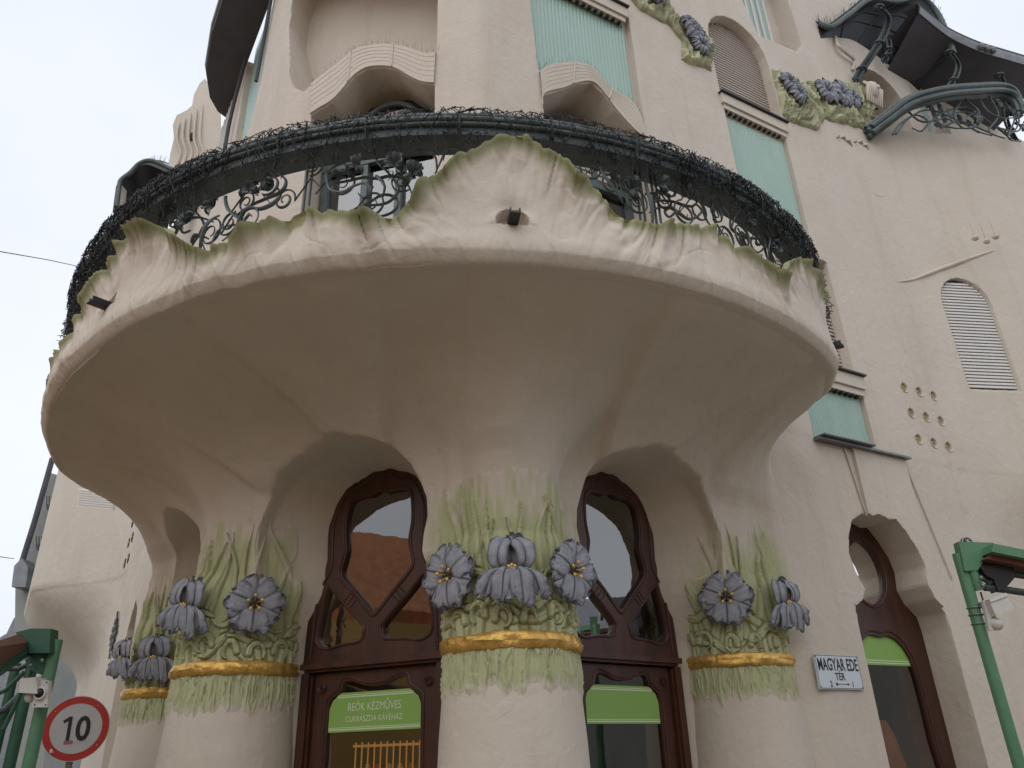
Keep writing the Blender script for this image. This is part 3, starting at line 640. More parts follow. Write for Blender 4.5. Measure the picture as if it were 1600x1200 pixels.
for k, x, y, kind, sc, roll in [('a', 708, 900, 'open', .92, 8), ('a', 799, 893, 'iris', .86, 0), ('a', 887, 893, 'open', .9, -5), ('b', 397, 944, 'open', .95, 4), ('b', 303, 950, 'iris', .84, -8),
                                ('c', 1134, 934, 'open', .95, 0), ('c', 1216, 946, 'iris', .84, 6), ('d', 246, 1030, 'iris', .86, 4), ('d', 203, 1030, 'iris', .74, 0)]:
    p, n = on_col(k, x, y, COLR[k]+.05); tcm = EYE-p; tcm[2] = 0; tcm /= np.linalg.norm(tcm); flower(kind, p+n*.035, n+tcm*.35+np.array([0, 0, -.05]), sc, roll)

# ------------------------------------------------------------------ balcony parapet (shell with ruffled green edge)
TOPTR = [(165, 450), (172, 410), (185, 375), (195, 358), (215, 350), (240, 350), (258, 352), (268, 368), (285, 375), (300, 385), (312, 392), (325, 388), (345, 380), (365, 368), (385, 362), (400, 350), (410, 345), (430, 342), (445, 340), (450, 325), (465, 317), (485, 320), (500, 330), (512, 325), (530, 322), (542, 330), (560, 338), (585, 337), (605, 332), (630, 322), (645, 308), (655, 298), (665, 280), (675, 270), (690, 268), (697, 262), (703, 248), (715, 238), (735, 232), (755, 218), (775, 208), (800, 206), (825, 210), (842, 220), (848, 232), (855, 235), (870, 232), (885, 245), (893, 265), (897, 280), (915, 278), (935, 285), (955, 305), (970, 325), (985, 332), (1010, 338), (1025, 345), (1045, 347), (1060, 345), (1075, 343), (1100, 345), (1120, 347), (1140, 360), (1150, 375), (1170, 385), (1185, 400), (1200, 405), (1212, 425), (1225, 435), (1235, 420), (1240, 405), (1260, 398), (1292, 405)]
tr = np.array([on_cyl(x, y, 4.58) for x, y in TOPTR]); tr = tr[3:]; tr = tr[np.argsort(tr[:, 0])]
lm = tr[tr[:, 0] < -9]; ml = np.stack([2*tr[0, 0]-lm[:, 0], lm[:, 1]], 1)[::-1]; m2 = np.stack([2*ml[0, 0]-lm[:, 0]-0, lm[:, 1]], 1)
m3 = tr[(tr[:, 0] > -38) & (tr[:, 0] < -10)].copy(); m3[:, 0] -= (ml[0, 0]*-1-38.5)+58
ml = ml[ml[:, 0] > -62]; ml[:, 1] = np.minimum(ml[:, 1], np.interp(ml[:, 0], [-62, -48, -42], [5.25, 5.4, 6.]))
TA = np.concatenate([[[-150, 5.2], [-110, 5.25], [-85, 5.3], [-70, 5.22]], ml[:-1], tr, [[58, 5.75], [64, 5.4], [72, 5.3], [80, 5.2]]]); TA = TA[np.argsort(TA[:, 0])]
HOLES = [(8.6, 5.205), (-39.6, 5.21), (60.5, 5.25)]
naz = 1450; azs = np.linspace(-128, 77, naz); ztop = np.interp(azs, TA[:, 0], TA[:, 1]); lr = lip_r(azs)
ztop = .5*ztop+.5*np.convolve(np.pad(ztop, 8, 'edge'), np.ones(17)/17, 'valid'); ztop += .006*vnoise(np.stack([azs*1.1, azs*0, azs*0], 1))*2
nk = 100; Gp = np.zeros((nk+18, naz, 3)); T1 = np.zeros((nk+18, naz)); T2 = np.zeros((nk+18, naz))
arc = np.radians(azs)*4.55; sa, ca = np.sin(np.radians(azs)), np.cos(np.radians(azs))
wob = .025*vnoise(np.stack([arc*.55, arc*0, arc*0+3], 1))*2
for i in range(nk+18):
    if i < 6:      # underside of the lip, running inwards
        q = i/6; z = np.full(naz, 4.868)-.012*math.sin(q*PI/2); r = lr-.30+.27*q; d = np.zeros(naz); z = z+.004
    elif i < nk:
        q = (i-6)/(nk-7); z0 = 4.86+wob*.5; z = z0+(ztop-z0)*q; below = ztop-z
        prof = -.045+.075*np.clip((z-4.86)/.09, 0, 1)**.5+.02*np.exp(-((z-5.0)/.1)**2)-.035*sstep((z-5.05)/.4)
        wx = arc+.16*vnoise(np.stack([arc*1.2, below*2.2, arc*0], 1))
        for ac_ in (9.2, -37.5, 54):
            xa = math.radians(ac_)*4.55; wx = wx+np.exp(-((arc-xa)/1.1)**2)*(arc-xa)*(1/(1-.55*np.clip(below, 0, .75))-1)
        fan = (azs-8.6)/25*.0
        n1 = vnoise(np.stack([wx*11, below*2.6+1, arc*0], 1)); n2 = vnoise(np.stack([wx*23, below*4, arc*0+8], 1)); n3 = vnoise(np.stack([arc*2.2, z*4, arc*0+4], 1)); n4 = vnoise(np.stack([wx*5, below*1.3+1, arc*0+12], 1))
        fr = np.exp(-below/.10); am = np.exp(-(below/.30)**1.4); ridge = np.clip(1-np.abs(n1)*5, 0, 1)
        cr_ = np.clip(1-np.abs(vnoise(np.stack([wx*4.5, below*2.0, arc*0+30], 1)))*22, 0, 1)
        sc_ = np.abs(np.sin(wx*9+2.5*vnoise(np.stack([arc*1.5, arc*0, arc*0+55], 1))))
        d = .075*fr*(1+1.7*n4)+am*(.11*n1+.03*n2+.07*n4+.016*ridge+.03*sc_)+.014*n3+.006*n2-.008*cr_*np.exp(-below/.5)
        c5 = np.clip(1-np.abs(vnoise(np.stack([wx*7.5, below*1.2, arc*0+40], 1)))*11, 0, 1); c6 = np.clip(1-np.abs(vnoise(np.stack([wx*15, below*1.6, arc*0+44], 1)))*9, 0, 1); a2 = np.exp(-(below/.36)**2)
        d = d-(.030*c5+.012*c6)*a2+.02*a2*vnoise(np.stack([wx*7.5, below*1.2, arc*0+60], 1))
        # vertical seams low on the face
        d = d+.010*np.clip(1-np.abs(vnoise(np.stack([arc*3.1+z*1.5, z*.6, arc*0+20], 1)))*26, 0, 1)*np.exp(-((z-5.0)/.16)**2)
        for (ha, hz) in HOLES:
            x = np.radians(azs-ha)*4.5; y = z-hz; ins = (x/.125)**2+(np.maximum(y, 0)/.16)**2
            d = d*np.interp(azs, [-75, -50], [.45, 1])-.24*(y > -.004)*sstep((1.06-ins)*7)+.012*np.exp(-((np.sqrt(x*x+(y-.0)**2)-.15)/.03)**2)*(y > 0)-.06*np.exp(-(x/.10)**2-((y-.10)/.10)**2)*(y > 0)
        r = lr+.01+prof+d; T2[i] = np.clip(1.05*np.exp(-(below/(.10+.12*np.clip(n4+.3, 0, 1)))**2)+n1*.7-.2, 0, 1)*(below < .5)*(1-.75*np.exp(-(below/.022)**2)); T1[i] = np.clip(1.2*np.exp(-(below/.05)), 0, 1)
    else:
        q = (i-nk+1)/18; z = ztop+.012*math.sin(min(q*6, PI))*(1 if q < .5 else 0)-(np.maximum(q-.12, 0)/.88)*(ztop-5.0); n4 = vnoise(np.stack([arc*5, arc*0+1, arc*0+12], 1))
        below = ztop-z; r = lr+.01-.015+.075*np.interp(azs, [-75, -50], [.45, 1])*np.exp(-np.maximum(below, 0)/.10)*(1+1.7*n4)-.05*min(q*8, 1)-.06*sstep(np.maximum(below, 0)/.3); T1[i] = np.clip(1-below*3, 0, 1)
    Gp[i, :, 0] = CX[0]+r*sa; Gp[i, :, 1] = CX[1]-r*ca; Gp[i, :, 2] = z
b = MB().grid(Gp); me = mesh_np(np.concatenate(b.v), b.f, {'tint': T1.ravel(), 'tint2': T2.ravel()}, True, 65)
link('balcony_parapet', me, M['stucco'], B_)
for ha, hz in HOLES:
    a = math.radians(ha); n = np.array([math.sin(a), -math.cos(a), 0]); u = np.array([math.cos(a), math.sin(a), 0]); lrr = float(lip_r(ha)); p = cyl(ha, lrr+.06, hz+.0)
    m = MB()
    for (s0, w0, zz, h0, ln) in [(0, .075, -.01, .012, .2), (-.035, .010, .018, .05, .17), (.035, .010, .018, .05, .17)]:
        m.box(p+u*s0+n*(.02)+Z3*zz, w0, ln, h0, u, n*1.0, Z3)
    m.build('rain_spout', 'ink', B_, smooth=False, angle=None)

# balcony handrail
def rail_r(az): return np.where(az < -45, 4.47+.65*(lip_r(az)-4.5), np.where(az > 56, lip_r(az)-.05, 4.47))
ra_ = np.linspace(-125, 70, 260)
def arcpts(az, dr, z): rr = rail_r(az)+dr; a = np.radians(az); return np.stack([CX[0]+rr*np.sin(a), CX[1]-rr*np.cos(a), np.broadcast_to(z, a.shape)], 1)
RAILZ = 6.215
hr = MB()
for (dr, dz, rr) in [(.055, -.045, .024), (.06, .0, .03), (.045, .045, .03), (.0, .072, .032), (-.055, .078, .03), (-.11, .06, .03)]: hr.tube(arcpts(ra_, dr, RAILZ+dz), rr, 8)
rail_o = hr.build('handrail', 'ironlight', B_, angle=60)
pr = [(.045, -.145), (.05, -.06), (-.02, .06), (-.12, .05), (-.19, -.03), (-.19, -.145)]
G = np.array([[arcpts(np.array([a]), dr, RAILZ+dz)[0] for (dr, dz) in pr] for a in ra_]); MB().grid(G, closed=True).build('rail_core', 'iron', rail_o)
for a in np.arange(-120, 66, 9.5):
    cl = MB()
    P = [arcpts(np.array([a]), dr, RAILZ+dz)[0] for dr, dz in [(.055, -.16), (.085, -.06), (.085, .03), (.05, .09), (-.02, .11), (-.1, .105), (-.16, .06)]]; cl.tube(spline(P, 4), .012, 6); cl.build('clasp', 'iron', rail_o)
# ironwork between parapet and rail, lines found on the photograph and laid on the railing's own cylinder
SCR = {  # crop origin, scale, curves
 (450, 160, 4.): [[(245, 480), (300, 500), (380, 490), (470, 470), (560, 475), (640, 460), (700, 470), (740, 500), (770, 560), (780, 640)], [(240, 430), (250, 500), (265, 545), (300, 575), (360, 580), (430, 545), (490, 530), (525, 560), (510, 600), (470, 605), (440, 570)],
   [(530, 270), (560, 370), (620, 430), (670, 490), (690, 540), (650, 600), (590, 630), (500, 640), (440, 650), (380, 690)], [(380, 700), (450, 650), (520, 600), (580, 560), (640, 560), (680, 590), (670, 640), (620, 680), (540, 700), (470, 680), (400, 670)],
   [(830, 300), (880, 320), (925, 360), (930, 440)], [(1080, 290), (1000, 310), (960, 380), (920, 450)], [(700, 290), (690, 350), (720, 400), (700, 440), (740, 500)], [(240, 440), (280, 390), (330, 370), (390, 400)], [(600, 500), (560, 480), (610, 540), (590, 600)], [(380, 400), (350, 440), (300, 430), (260, 470)],
   [(600, 300), (640, 320), (660, 290)], [(740, 520), (760, 480), (800, 470)]],
 (850, 160, 3.556): [[(560, 420), (560, 500), (575, 570), (590, 640), (600, 700)], [(600, 560), (640, 545), (720, 550), (780, 570), (830, 575), (850, 550), (835, 530)], [(590, 610), (640, 580), (700, 575), (745, 590), (715, 620), (690, 590), (720, 565), (770, 600), (820, 635), (870, 620), (885, 580), (850, 530)],
   [(240, 350), (290, 380), (340, 370), (420, 320)], [(300, 330), (320, 420), (370, 480), (440, 560)], [(380, 370), (410, 400), (395, 440), (430, 470)], [(700, 520), (740, 500), (740, 450)], [(560, 510), (640, 520), (700, 520)], [(970, 550), (990, 600), (1030, 640)], [(890, 520), (910, 600), (925, 680)], [(930, 540), (950, 620), (960, 690)],
   [(1040, 700), (1050, 640), (1100, 610), (1160, 640), (1150, 690)], [(1035, 650), (1040, 700), (1090, 740), (1150, 755), (1200, 760), (1225, 800), (1185, 835), (1150, 790), (1160, 740)], [(1240, 690), (1280, 730), (1250, 800), (1275, 940)], [(1310, 690), (1380, 760), (1370, 860)], [(1200, 670), (1230, 760), (1225, 830), (1250, 880)], [(1080, 560), (1120, 620), (1190, 640)], [(1290, 730), (1220, 780), (1180, 760)]],
 (80, 160, 3.): [[(1040, 300), (1075, 340), (1110, 380), (1090, 430), (1020, 460), (940, 490), (870, 530)], [(1060, 400), (1080, 440), (1050, 485), (990, 510), (930, 500), (890, 550)], [(750, 660), (770, 600), (810, 570), (870, 560), (930, 570), (920, 600), (860, 600), (800, 650)], [(640, 480), (690, 530), (710, 580), (690, 620), (720, 690)], [(700, 700), (740, 600), (790, 530)], [(900, 400), (950, 420), (1010, 390), (1040, 350)], [(560, 560), (620, 540), (660, 480)], [(580, 620), (620, 560), (690, 540), (760, 560)], [(820, 440), (850, 520), (900, 560)], [(930, 520), (870, 590), (920, 640)], [(650, 600), (600, 600), (590, 570), (640, 560)], [(660, 660), (690, 630), (740, 640)]]}
RC = 4.40
LEAFC = [(450+430/4, 160+400/4), (450+790/4, 160+450/4), (450+670/4, 160+385/4), (850+480/3.556, 160+480/3.556), (850+640/3.556, 160+460/3.556), (850+800/3.556, 160+515/3.556), (850+1120/3.556, 160+660/3.556), (850+1290/3.556, 160+820/3.556), (80+930/3, 160+405/3), (80+760/3, 160+490/3), (80+990/3, 160+385/3), (80+640/3, 160+560/3)]
sc = MB(); sc2 = MB(); cc = []
for (ox, oy, k), cs in SCR.items():
    for cv in cs: cc.append(np.array([on_cyl(ox+x/k, oy+y/k, RC) for x, y in cv]))
def lay(az, z, r=RC): a = np.radians(az); return np.stack([CX[0]+r*np.sin(a), CX[1]-r*np.cos(a), z], 1)
def put_scrolls(target, shift=0, mirror=None, lo=-999, hi=999):
    for i, q in enumerate(cc):
        q = q.copy()
        if mirror is not None: q[:, 0] = 2*mirror-q[:, 0]
        q[:, 0] += shift
        if q[:, 0].mean() < lo or q[:, 0].mean() > hi: continue
        P = spline(q, 6); bow = .05*math.sin(i*1.7); n = len(P); rr = RC+bow*np.sin(np.linspace(0, PI, n))
        a = np.radians(P[:, 0]); W_ = np.stack([CX[0]+rr*np.sin(a), CX[1]-rr*np.cos(a), np.minimum(P[:, 1], 6.24)], 1); target = MB(); target.tube(W_, np.interp(np.linspace(0, 1, n), [0, .5, 1], [.013, .019, .009]), 6, flat=.6); target.build('iron_scroll', 'ironlight', B_, angle=60)
put_scrolls(sc); put_scrolls(sc, mirror=-39, lo=-78, hi=-50); put_scrolls(sc, shift=-94, lo=-115, hi=-78)
for i, (a0, dz, r_, tw) in enumerate([(-34, .30, .12, 1), (-31, .2, .10, -1), (-28.5, .34, .13, 1), (-25, .26, .14, -1), (-22, .42, .11, 1), (-19, .30, .13, -1), (-15.5, .4, .1, 1), (17.5, .35, .11, -1), (29, .2, .12, 1), (32, .32, .12, -1), (35.5, .22, .13, 1), (38.5, .35, .13, -1), (42, .25, .12, 1), (45, .4, .1, -1), (48.5, .3, .11, 1), (-9, .45, .13, -1), (-5.5, .3, .12, 1), (-12, .55, .09, 1), (-2.5, .5, .10, -1), (20, .45, .10, 1), (22.5, .3, .12, -1), (27, .4, .10, 1), (30.5, .5, .08, -1), (34, .42, .09, 1), (40, .45, .09, -1), (43.5, .5, .08, 1), (-26.5, .6, .09, 1), (-20.5, .62, .09, -1), (-33, .55, .09, -1), (-17, .6, .09, 1), (-48, .3, .13, 1), (-55, .4, .14, -1), (-63, .35, .13, 1)]):
    zt = float(np.interp(a0, TA[:, 0], TA[:, 1])); zc = min(zt+dz*.9, 6.0); th = np.linspace(0, 3.4*PI, 34); rr = r_*(1-th/(3.4*PI)*.78)
    az_ = a0+np.degrees(rr*np.cos(th*tw+i)/4.4); zz = zc+rr*1.15*np.sin(th*tw+i); tail = np.linspace(0, 1, 8)[1:]; az_ = np.concatenate([az_[0]+(1-tail[::-1])*0+tail[::-1]*tw*1.6, az_]); zz = np.concatenate([zz[0]+tail[::-1]*(-.16 if i % 2 else .2), zz])
    MB().tube(lay(az_, np.minimum(zz, 6.15), RC+.03*(i % 3-1)), np.interp(np.linspace(0, 1, len(zz)), [0, .4, 1], [.008, .014, .007]), 6, flat=.6).build('iron_scroll', 'ironlight', B_, angle=60)
def iron_leaf(m, p, nrm, s, rnd):
    for k in range(6):
        a = rnd.uniform(0, 6.28); d = np.array([math.cos(a), 0, math.sin(a)]); u = np.cross(Z3, nrm); dd = u*d[0]+Z3*d[2]+nrm*rnd.uniform(-.2, .6); dd /= np.linalg.norm(dd); sd_ = np.cross(dd, nrm); L_ = s*rnd.uniform(.6, 1.1)
        G, A = petal([p, p+dd*L_*.35+nrm*.02, p+dd*L_*.75+nrm*.03, p+dd*L_], sd_/np.linalg.norm(sd_), L_*.38, .008, int(rnd.random()*99), 7, 7); V_, F_, _a = solid(G, A, .006); m.add(V_, F_)
rnd = random.Random(3)
for (x, y) in LEAFC:
    az, z = on_cyl(x, y, RC+.03)
    for azz in (az, -78-az, az-94):
        if -115 < azz < 56:
            m = MB(); a = math.radians(azz); iron_leaf(m, cyl(azz, RC+.03, z), np.array([math.sin(a), -math.cos(a), 0]), .11, rnd); m.build('iron_flower', 'iron', B_, angle=50)
po = []
for az in (-13.2, 23.5, 25.6, -34, -60, -84, 46):
    m = MB(); zt = float(np.interp(az, TA[:, 0], TA[:, 1]))-.05; a = np.array([az, az+.5])
    for dz in (0, .6): m.tube(lay(np.array([az+dz, az+dz]), np.array([zt-.2, 6.22]), 4.36), .011, 6)
    m.box(cyl(az+.3, 4.36, zt+.02), .10, .05, .07, np.array([math.cos(math.radians(az)), math.sin(math.radians(az)), 0]), np.array([math.sin(math.radians(az)), -math.cos(math.radians(az)), 0])); m.build('rail_post', 'iron', B_)

# string lights tangled on the handrail: a thing of its own
sl = MB(); rs_ = np.random.default_rng(5)
prof = np.array([(.06, -.15), (.10, -.09), (.108, -.02), (.095, .05), (.05, .105), (-.03, .125), (-.11, .11), (-.17, .06)])
def railsurf(az, t, lift=0.):
    x = np.clip(t, 0, 1)*(len(prof)-1); i = np.clip(x.astype(int), 0, len(prof)-2); f = (x-i)[:, None]; q = prof[i]*(1-f)+prof[i+1]*f
    rr = rail_r(az)+q[:, 0]*(1+lift*6); a = np.radians(az); return np.stack([CX[0]+rr*np.sin(a), CX[1]-rr*np.cos(a), RAILZ+q[:, 1]*(1+lift*5)], 1)
for k in range(18):
    az = np.arange(-122, 62 if k < 9 else -22, .55) if k < 14 else np.arange(26, 62, .55); n = len(az); t = .5+.42*np.sin(az*.16*(1+.13*k)+k*2.4)+.22*rs_.normal(size=n); az2 = az+rs_.normal(size=n)*.35
    P = railsurf(az2, np.clip((t+k/17.) % 1.0 if False else t*.9+.05, 0, 1), .02+.05*rs_.random(n)); sl.tube(P, .0042, 3, cap=False)
def bulb(m, p, d, L_=.028, r=.0045):
    d = d/np.linalg.norm(d); e = np.cross(d, [.3, .5, .8]); e /= np.linalg.norm(e); f_ = np.cross(d, e)
    V_ = [p+r*(math.cos(q)*e+math.sin(q)*f_) for q in (0, 2.1, 4.2)]+[p+d*L_+r*.6*(math.cos(q)*e+math.sin(q)*f_) for q in (0, 2.1, 4.2)]; m.add(V_, [(0, 1, 4, 3), (1, 2, 5, 4), (2, 0, 3, 5), (3, 4, 5)])
N = 4300; q_ = rs_.random(N); az = np.where(q_ < .55, rs_.uniform(-122, -26, N), np.where(q_ < .8, rs_.uniform(-30, 62, N), rs_.uniform(28, 62, N))); P = railsurf(az, rs_.uniform(-.02, 1, N), .01); rad = np.stack([np.sin(np.radians(az)), -np.cos(np.radians(az)), az*0], 1)
for i in range(N): bulb(sl, P[i], rad[i]*rs_.uniform(-.2, 1)+rs_.normal(size=3)*.7+Z3*.15, rs_.uniform(.02, .05))
def drop(m, az, ln, r0, jit=.012):
    n = max(3, int(ln/.03)); a = math.radians(az); z = np.linspace(RAILZ-.14, RAILZ-.14-ln, n); rr = r0+rs_.normal(size=n)*jit; aa = a+rs_.normal(size=n)*jit/4.5; P = np.stack([CX[0]+rr*np.sin(aa), CX[1]-rr*np.cos(aa), z], 1); m.tube(P, .0034, 3, cap=False)
    for i in range(0, n, 2): bulb(m, P[i], np.array([rs_.normal(), rs_.normal(), -.6]), .035)
for i in range(420):
    az = rs_.uniform(-122, -45) if i < 260 else rs_.uniform(-45, 60); ln = rs_.uniform(.08, .8) if az < -50 else min(rs_.uniform(.04, .26)*(2.0 if rs_.random() < .12 else 1), max(.03, RAILZ-.15-float(np.interp(az, TA[:, 0], TA[:, 1])))); drop(sl, az, ln, float(rail_r(az))+.06, .03 if az < -45 else .014)
for i in range(8): drop(sl, rs_.uniform(57, 62), rs_.uniform(.3, .9), float(rail_r(58))+.12, .02)

link('string_lights', mesh_np(np.concatenate(sl.v), sl.f), M['black'], None, 'tangled black string of unlit lights wound round the curved balcony handrail', 'string lights')

# ------------------------------------------------------------------ cafe doors
def sym(h): return np.array(list(h)+[(-x, z) for x, z in h[::-1] if abs(x) > 1e-6])
D_OUT = sym([(.78, .02), (.77, 2.45), (.76, 2.7), (.74, 3.08), (.68, 3.17), (.6, 3.28), (.575, 3.38), (.59, 3.6), (.59, 3.8), (.52, 3.98), (.43, 4.09), (.34, 4.13), (.27, 4.12), (.2, 4.16), (.11, 4.21), (0, 4.23)])
D_TOP = spline(sym([(0, 2.83), (.05, 2.86), (.2, 3.01), (.36, 3.16), (.405, 3.24), (.385, 3.34), (.36, 3.46), (.385, 3.62), (.38, 3.8), (.34, 3.93), (.22, 3.97), (.1, 3.965), (0, 4.0)]), 3, True)
D_LL = [(.54, 3.09), (.47, 3.05), (.35, 2.93), (.13, 2.73), (.11, 2.66), (.15, 2.59), (.34, 2.575), (.52, 2.55), (.62, 2.61), (.63, 2.7), (.61, 2.82), (.58, 2.97)]
D_LOW = spline(sym([(.5, .55), (.5, 1.0), (.5, 1.5), (.5, 2.02), (.47, 2.11), (.37, 2.17), (.345, 2.245), (.26, 2.26), (.12, 2.215), (0, 2.20)]), 2, True)
def shaft_(P, u0): return [(x+u0, z) for x, z in P]
def door(C, u0, dd, lab, warm):
    fw = lambda u, z, d: cw(C, u, z, d+dd)
    top_out = [p for p in shaft_(D_OUT, u0) if p[1] > 2.44]; b0 = [(u0-.79, 2.42), (u0+.79, 2.42)]
    topout = [(u0+.78, 2.42)]+[tuple(p) for p in shaft_(D_OUT, u0) if p[1] > 2.44]+[(u0-.78, 2.42)]
    V_, F_ = fill2d(topout, [shaft_(spline(D_TOP, 1, True), u0), shaft_(spline(D_LL, 4, True), u0), [(2*u0-x, z) for x, z in shaft_(spline(D_LL, 4, True), u0)][::-1]], fw, .07, .008)
    fr = MB().add(V_, F_).build('door', 'wood', B_, angle=30, label=lab)
    # raised mouldings
    m = MB()
    for P in (D_TOP*1.0, spline(np.array(D_LL), 3, True), spline(np.array([(-x, z) for x, z in D_LL]), 3, True)):
        c0 = P.mean(0); Q = c0+(P-c0)*1.055; m.tube([fw(x+u0, z, .045) for x, z in np.vstack([Q, Q[:1]])], .011, 6, cap=False)
    Q = np.array([(x*.9, 2.42+(z-2.42)*.965) for x, z in D_OUT if z > 2.44]); m.tube(spline([fw(x+u0, z, .045) for x, z in Q], 2), .012, 6)
    for sx in (-1, 1):      # carved notches on the branches and small rosettes
        for q in (0, 1, 2):
            x = .235+q*.035; z = 2.93+q*.035; m.tube([fw(u0+sx*(x-.05), z+.055, .046), fw(u0+sx*(x+.05), z-.055, .046)], .006, 5)
        th = np.linspace(0, 4*PI, 30); rr = np.linspace(.012, .045, 30)
        m.tube([fw(u0+sx*(.57+r*math.cos(t)), 2.21+r*math.sin(t), .0) for r, t in zip(rr, th)], .006, 5)
    m.build('moulding', 'wood', fr)
    # transom, jambs and leaf below
    m = MB()
    m.box(fw(u0, 2.395, .02), 1.56, .12, .05, C[0], C[1]); m.box(fw(u0, 2.36, .0), 1.5, .09, .03, C[0], C[1])
    for sx in (-1, 1): m.box(fw(u0+sx*.735, 1.17, .0), .09, .1, 2.34, C[0], C[1]); m.box(fw(u0+sx*.68, 1.16, -.02), .03, .08, 2.32, C[0], C[1])
    m.build('jamb', 'wood', fr, smooth=False, angle=None)
    V_, F_ = fill2d([(u0-.66, .02), (u0+.66, .02), (u0+.66, 2.33), (u0-.66, 2.33)], [shaft_(D_LOW, u0)], lambda u, z, d: fw(u, z, d-.05), .05, .006)
    lf = MB().add(V_, F_); P = D_LOW; c0 = P.mean(0); Q = c0+(P-c0)*1.05; lf.tube([fw(x+u0, z, -.018) for x, z in np.vstack([Q, Q[:1]])], .011, 6, cap=False)
    lf.build('door_leaf', 'wood', fr, angle=30)
    for P, dz in ((D_TOP, 0), (spline(D_LL, 3, True), 0), (np.array([(-x, z) for x, z in spline(D_LL, 3, True)]), 0), (D_LOW, -.05)):
        m = MB(); c0 = P.mean(0); Q = c0+(P-c0)*1.03; m.add([fw(x+u0, z, dz) for x, z in Q], [tuple(range(len(Q)))]); m.build('pane', 'glass', fr, smooth=False, angle=None)
    return fr
DOORL = door(CHL, -.03, -.2, 'dark brown carved cafe door with organic glazing bars, left of the middle column', True)
DOORR = door(CHR, .03, -.2, 'dark brown carved cafe door with organic glazing bars, right of the middle column', False)
def banner(C, u0, dd, txt, lab, cat='window banner'):
    fw = lambda u, z, d: cw(C, u+u0, z, d+dd); P = [(-.49, 1.83), (.49, 1.83), (.49, 2.02), (.46, 2.09), (.37, 2.155), (-.37, 2.155), (-.46, 2.09), (-.49, 2.02)]
    r = root('window_banner', lab, cat, fw(0, 1.83, 0)); MB().prism(P, (-.002, .0), fw).build('banner_sheet', 'lime', r, smooth=False, angle=None)
    m = MB()
    for z, h in ((1.845, .010), (1.862, .006), (2.13, .006), (2.113, .010)): m.prism([(-.485 if z < 2 else -.41, z), (.485 if z < 2 else .41, z), (.485 if z < 2 else .41, z+h), (-.485 if z < 2 else -.41, z+h)], (.001, .002), fw)
    m.build('line', 'limel', r, smooth=False, angle=None)
    if txt:
        for t, z, s_, sx in txt: V_, F_ = text_mesh(t, s_, lambda x, y, d: fw(x, z+y, .003+d), .001, sx=sx); MB().add(V_, F_).build('lettering', 'limel', r, smooth=False, angle=None)
    return r
banner(CHL, -.03, -.235, [('REÖK KÉZMŰVES', 2.0, .095, .78), ('CUKRÁSZDA KÁVÉHÁZ', 1.91, .07, .82)], 'green window banner with two lines of thin white lettering in the left cafe door')
banner(CHR, .03, -.235, None, 'plain green window banner with pale border lines in the right cafe door')

# room behind the doors: dark back walls and a self-glowing shelf of goods
m = MB()
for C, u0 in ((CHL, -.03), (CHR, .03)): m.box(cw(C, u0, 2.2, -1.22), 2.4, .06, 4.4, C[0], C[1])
m.build('room_backing', 'room', B_, smooth=False, angle=None)
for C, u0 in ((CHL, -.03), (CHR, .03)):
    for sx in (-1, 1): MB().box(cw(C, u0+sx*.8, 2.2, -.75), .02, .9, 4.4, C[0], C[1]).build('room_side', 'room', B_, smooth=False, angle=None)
sh = root('goods_shelf', 'warm self-glowing wooden shelf rack with goods behind the left cafe door', 'shelf', cw(CHL, 0, 1.0, -.7))
for z in (1.15, 1.45, 1.72): MB().box(cw(CHL, 0, z, -.7), 1.05, .16, .02, CHL[0], CHL[1]).build('shelf_board', 'warm', sh, smooth=False, angle=None)
for i in range(15): MB().box(cw(CHL, -.49+i*.07, 1.35, -.62), .008, .012, .8, CHL[0], CHL[1]).build('upright_rod', 'warm', sh, smooth=False, angle=None)
M['jar1'] = mat('jar_red', (.45, .05, .03), .4); M['jar2'] = mat('jar_cream', (.6, .5, .35), .4)
for i in range(16):
    p = cw(CHL, -.42+(i//2)*.12, 1.46 if i % 2 else 1.16, -.72); m = MB(); G = [[(p[0]+r*math.cos(a), p[1]+r*math.sin(a), p[2]+z) for a in np.linspace(0, 2*PI, 9)[:-1]] for z, r in ((0, .002), (0, .03), (.07, .032), (.09, .022), (.10, .024), (.11, .002))]
    m.grid(G, closed=True).build('jar', 'jar1' if i % 3 == 0 else 'jar2', None, label=('small jar on the middle board' if i % 2 else 'small jar on the lowest board')+' of the self-glowing rack behind the left cafe door', cat='jar', group='jars on the cafe shelf, '+('middle board' if i % 2 else 'lowest board'))
lp = MB().sphere(cw(CHL, .1, 1.95, -.9), .05); link('shelf_lamp', mesh_np(np.concatenate(lp.v), lp.f), M['lamp'], None, 'small warm lamp glowing above the goods shelf behind the left cafe door', 'lamp')

# ------------------------------------------------------------------ ground, square
gm = MB().add([(-150, -150, 0), (150, -150, 0), (150, 150, 0), (-150, 150, 0)], [(0, 1, 2, 3)]); o = gm.build('ground', 'paving', None, smooth=False, angle=None); o['kind'] = 'structure'
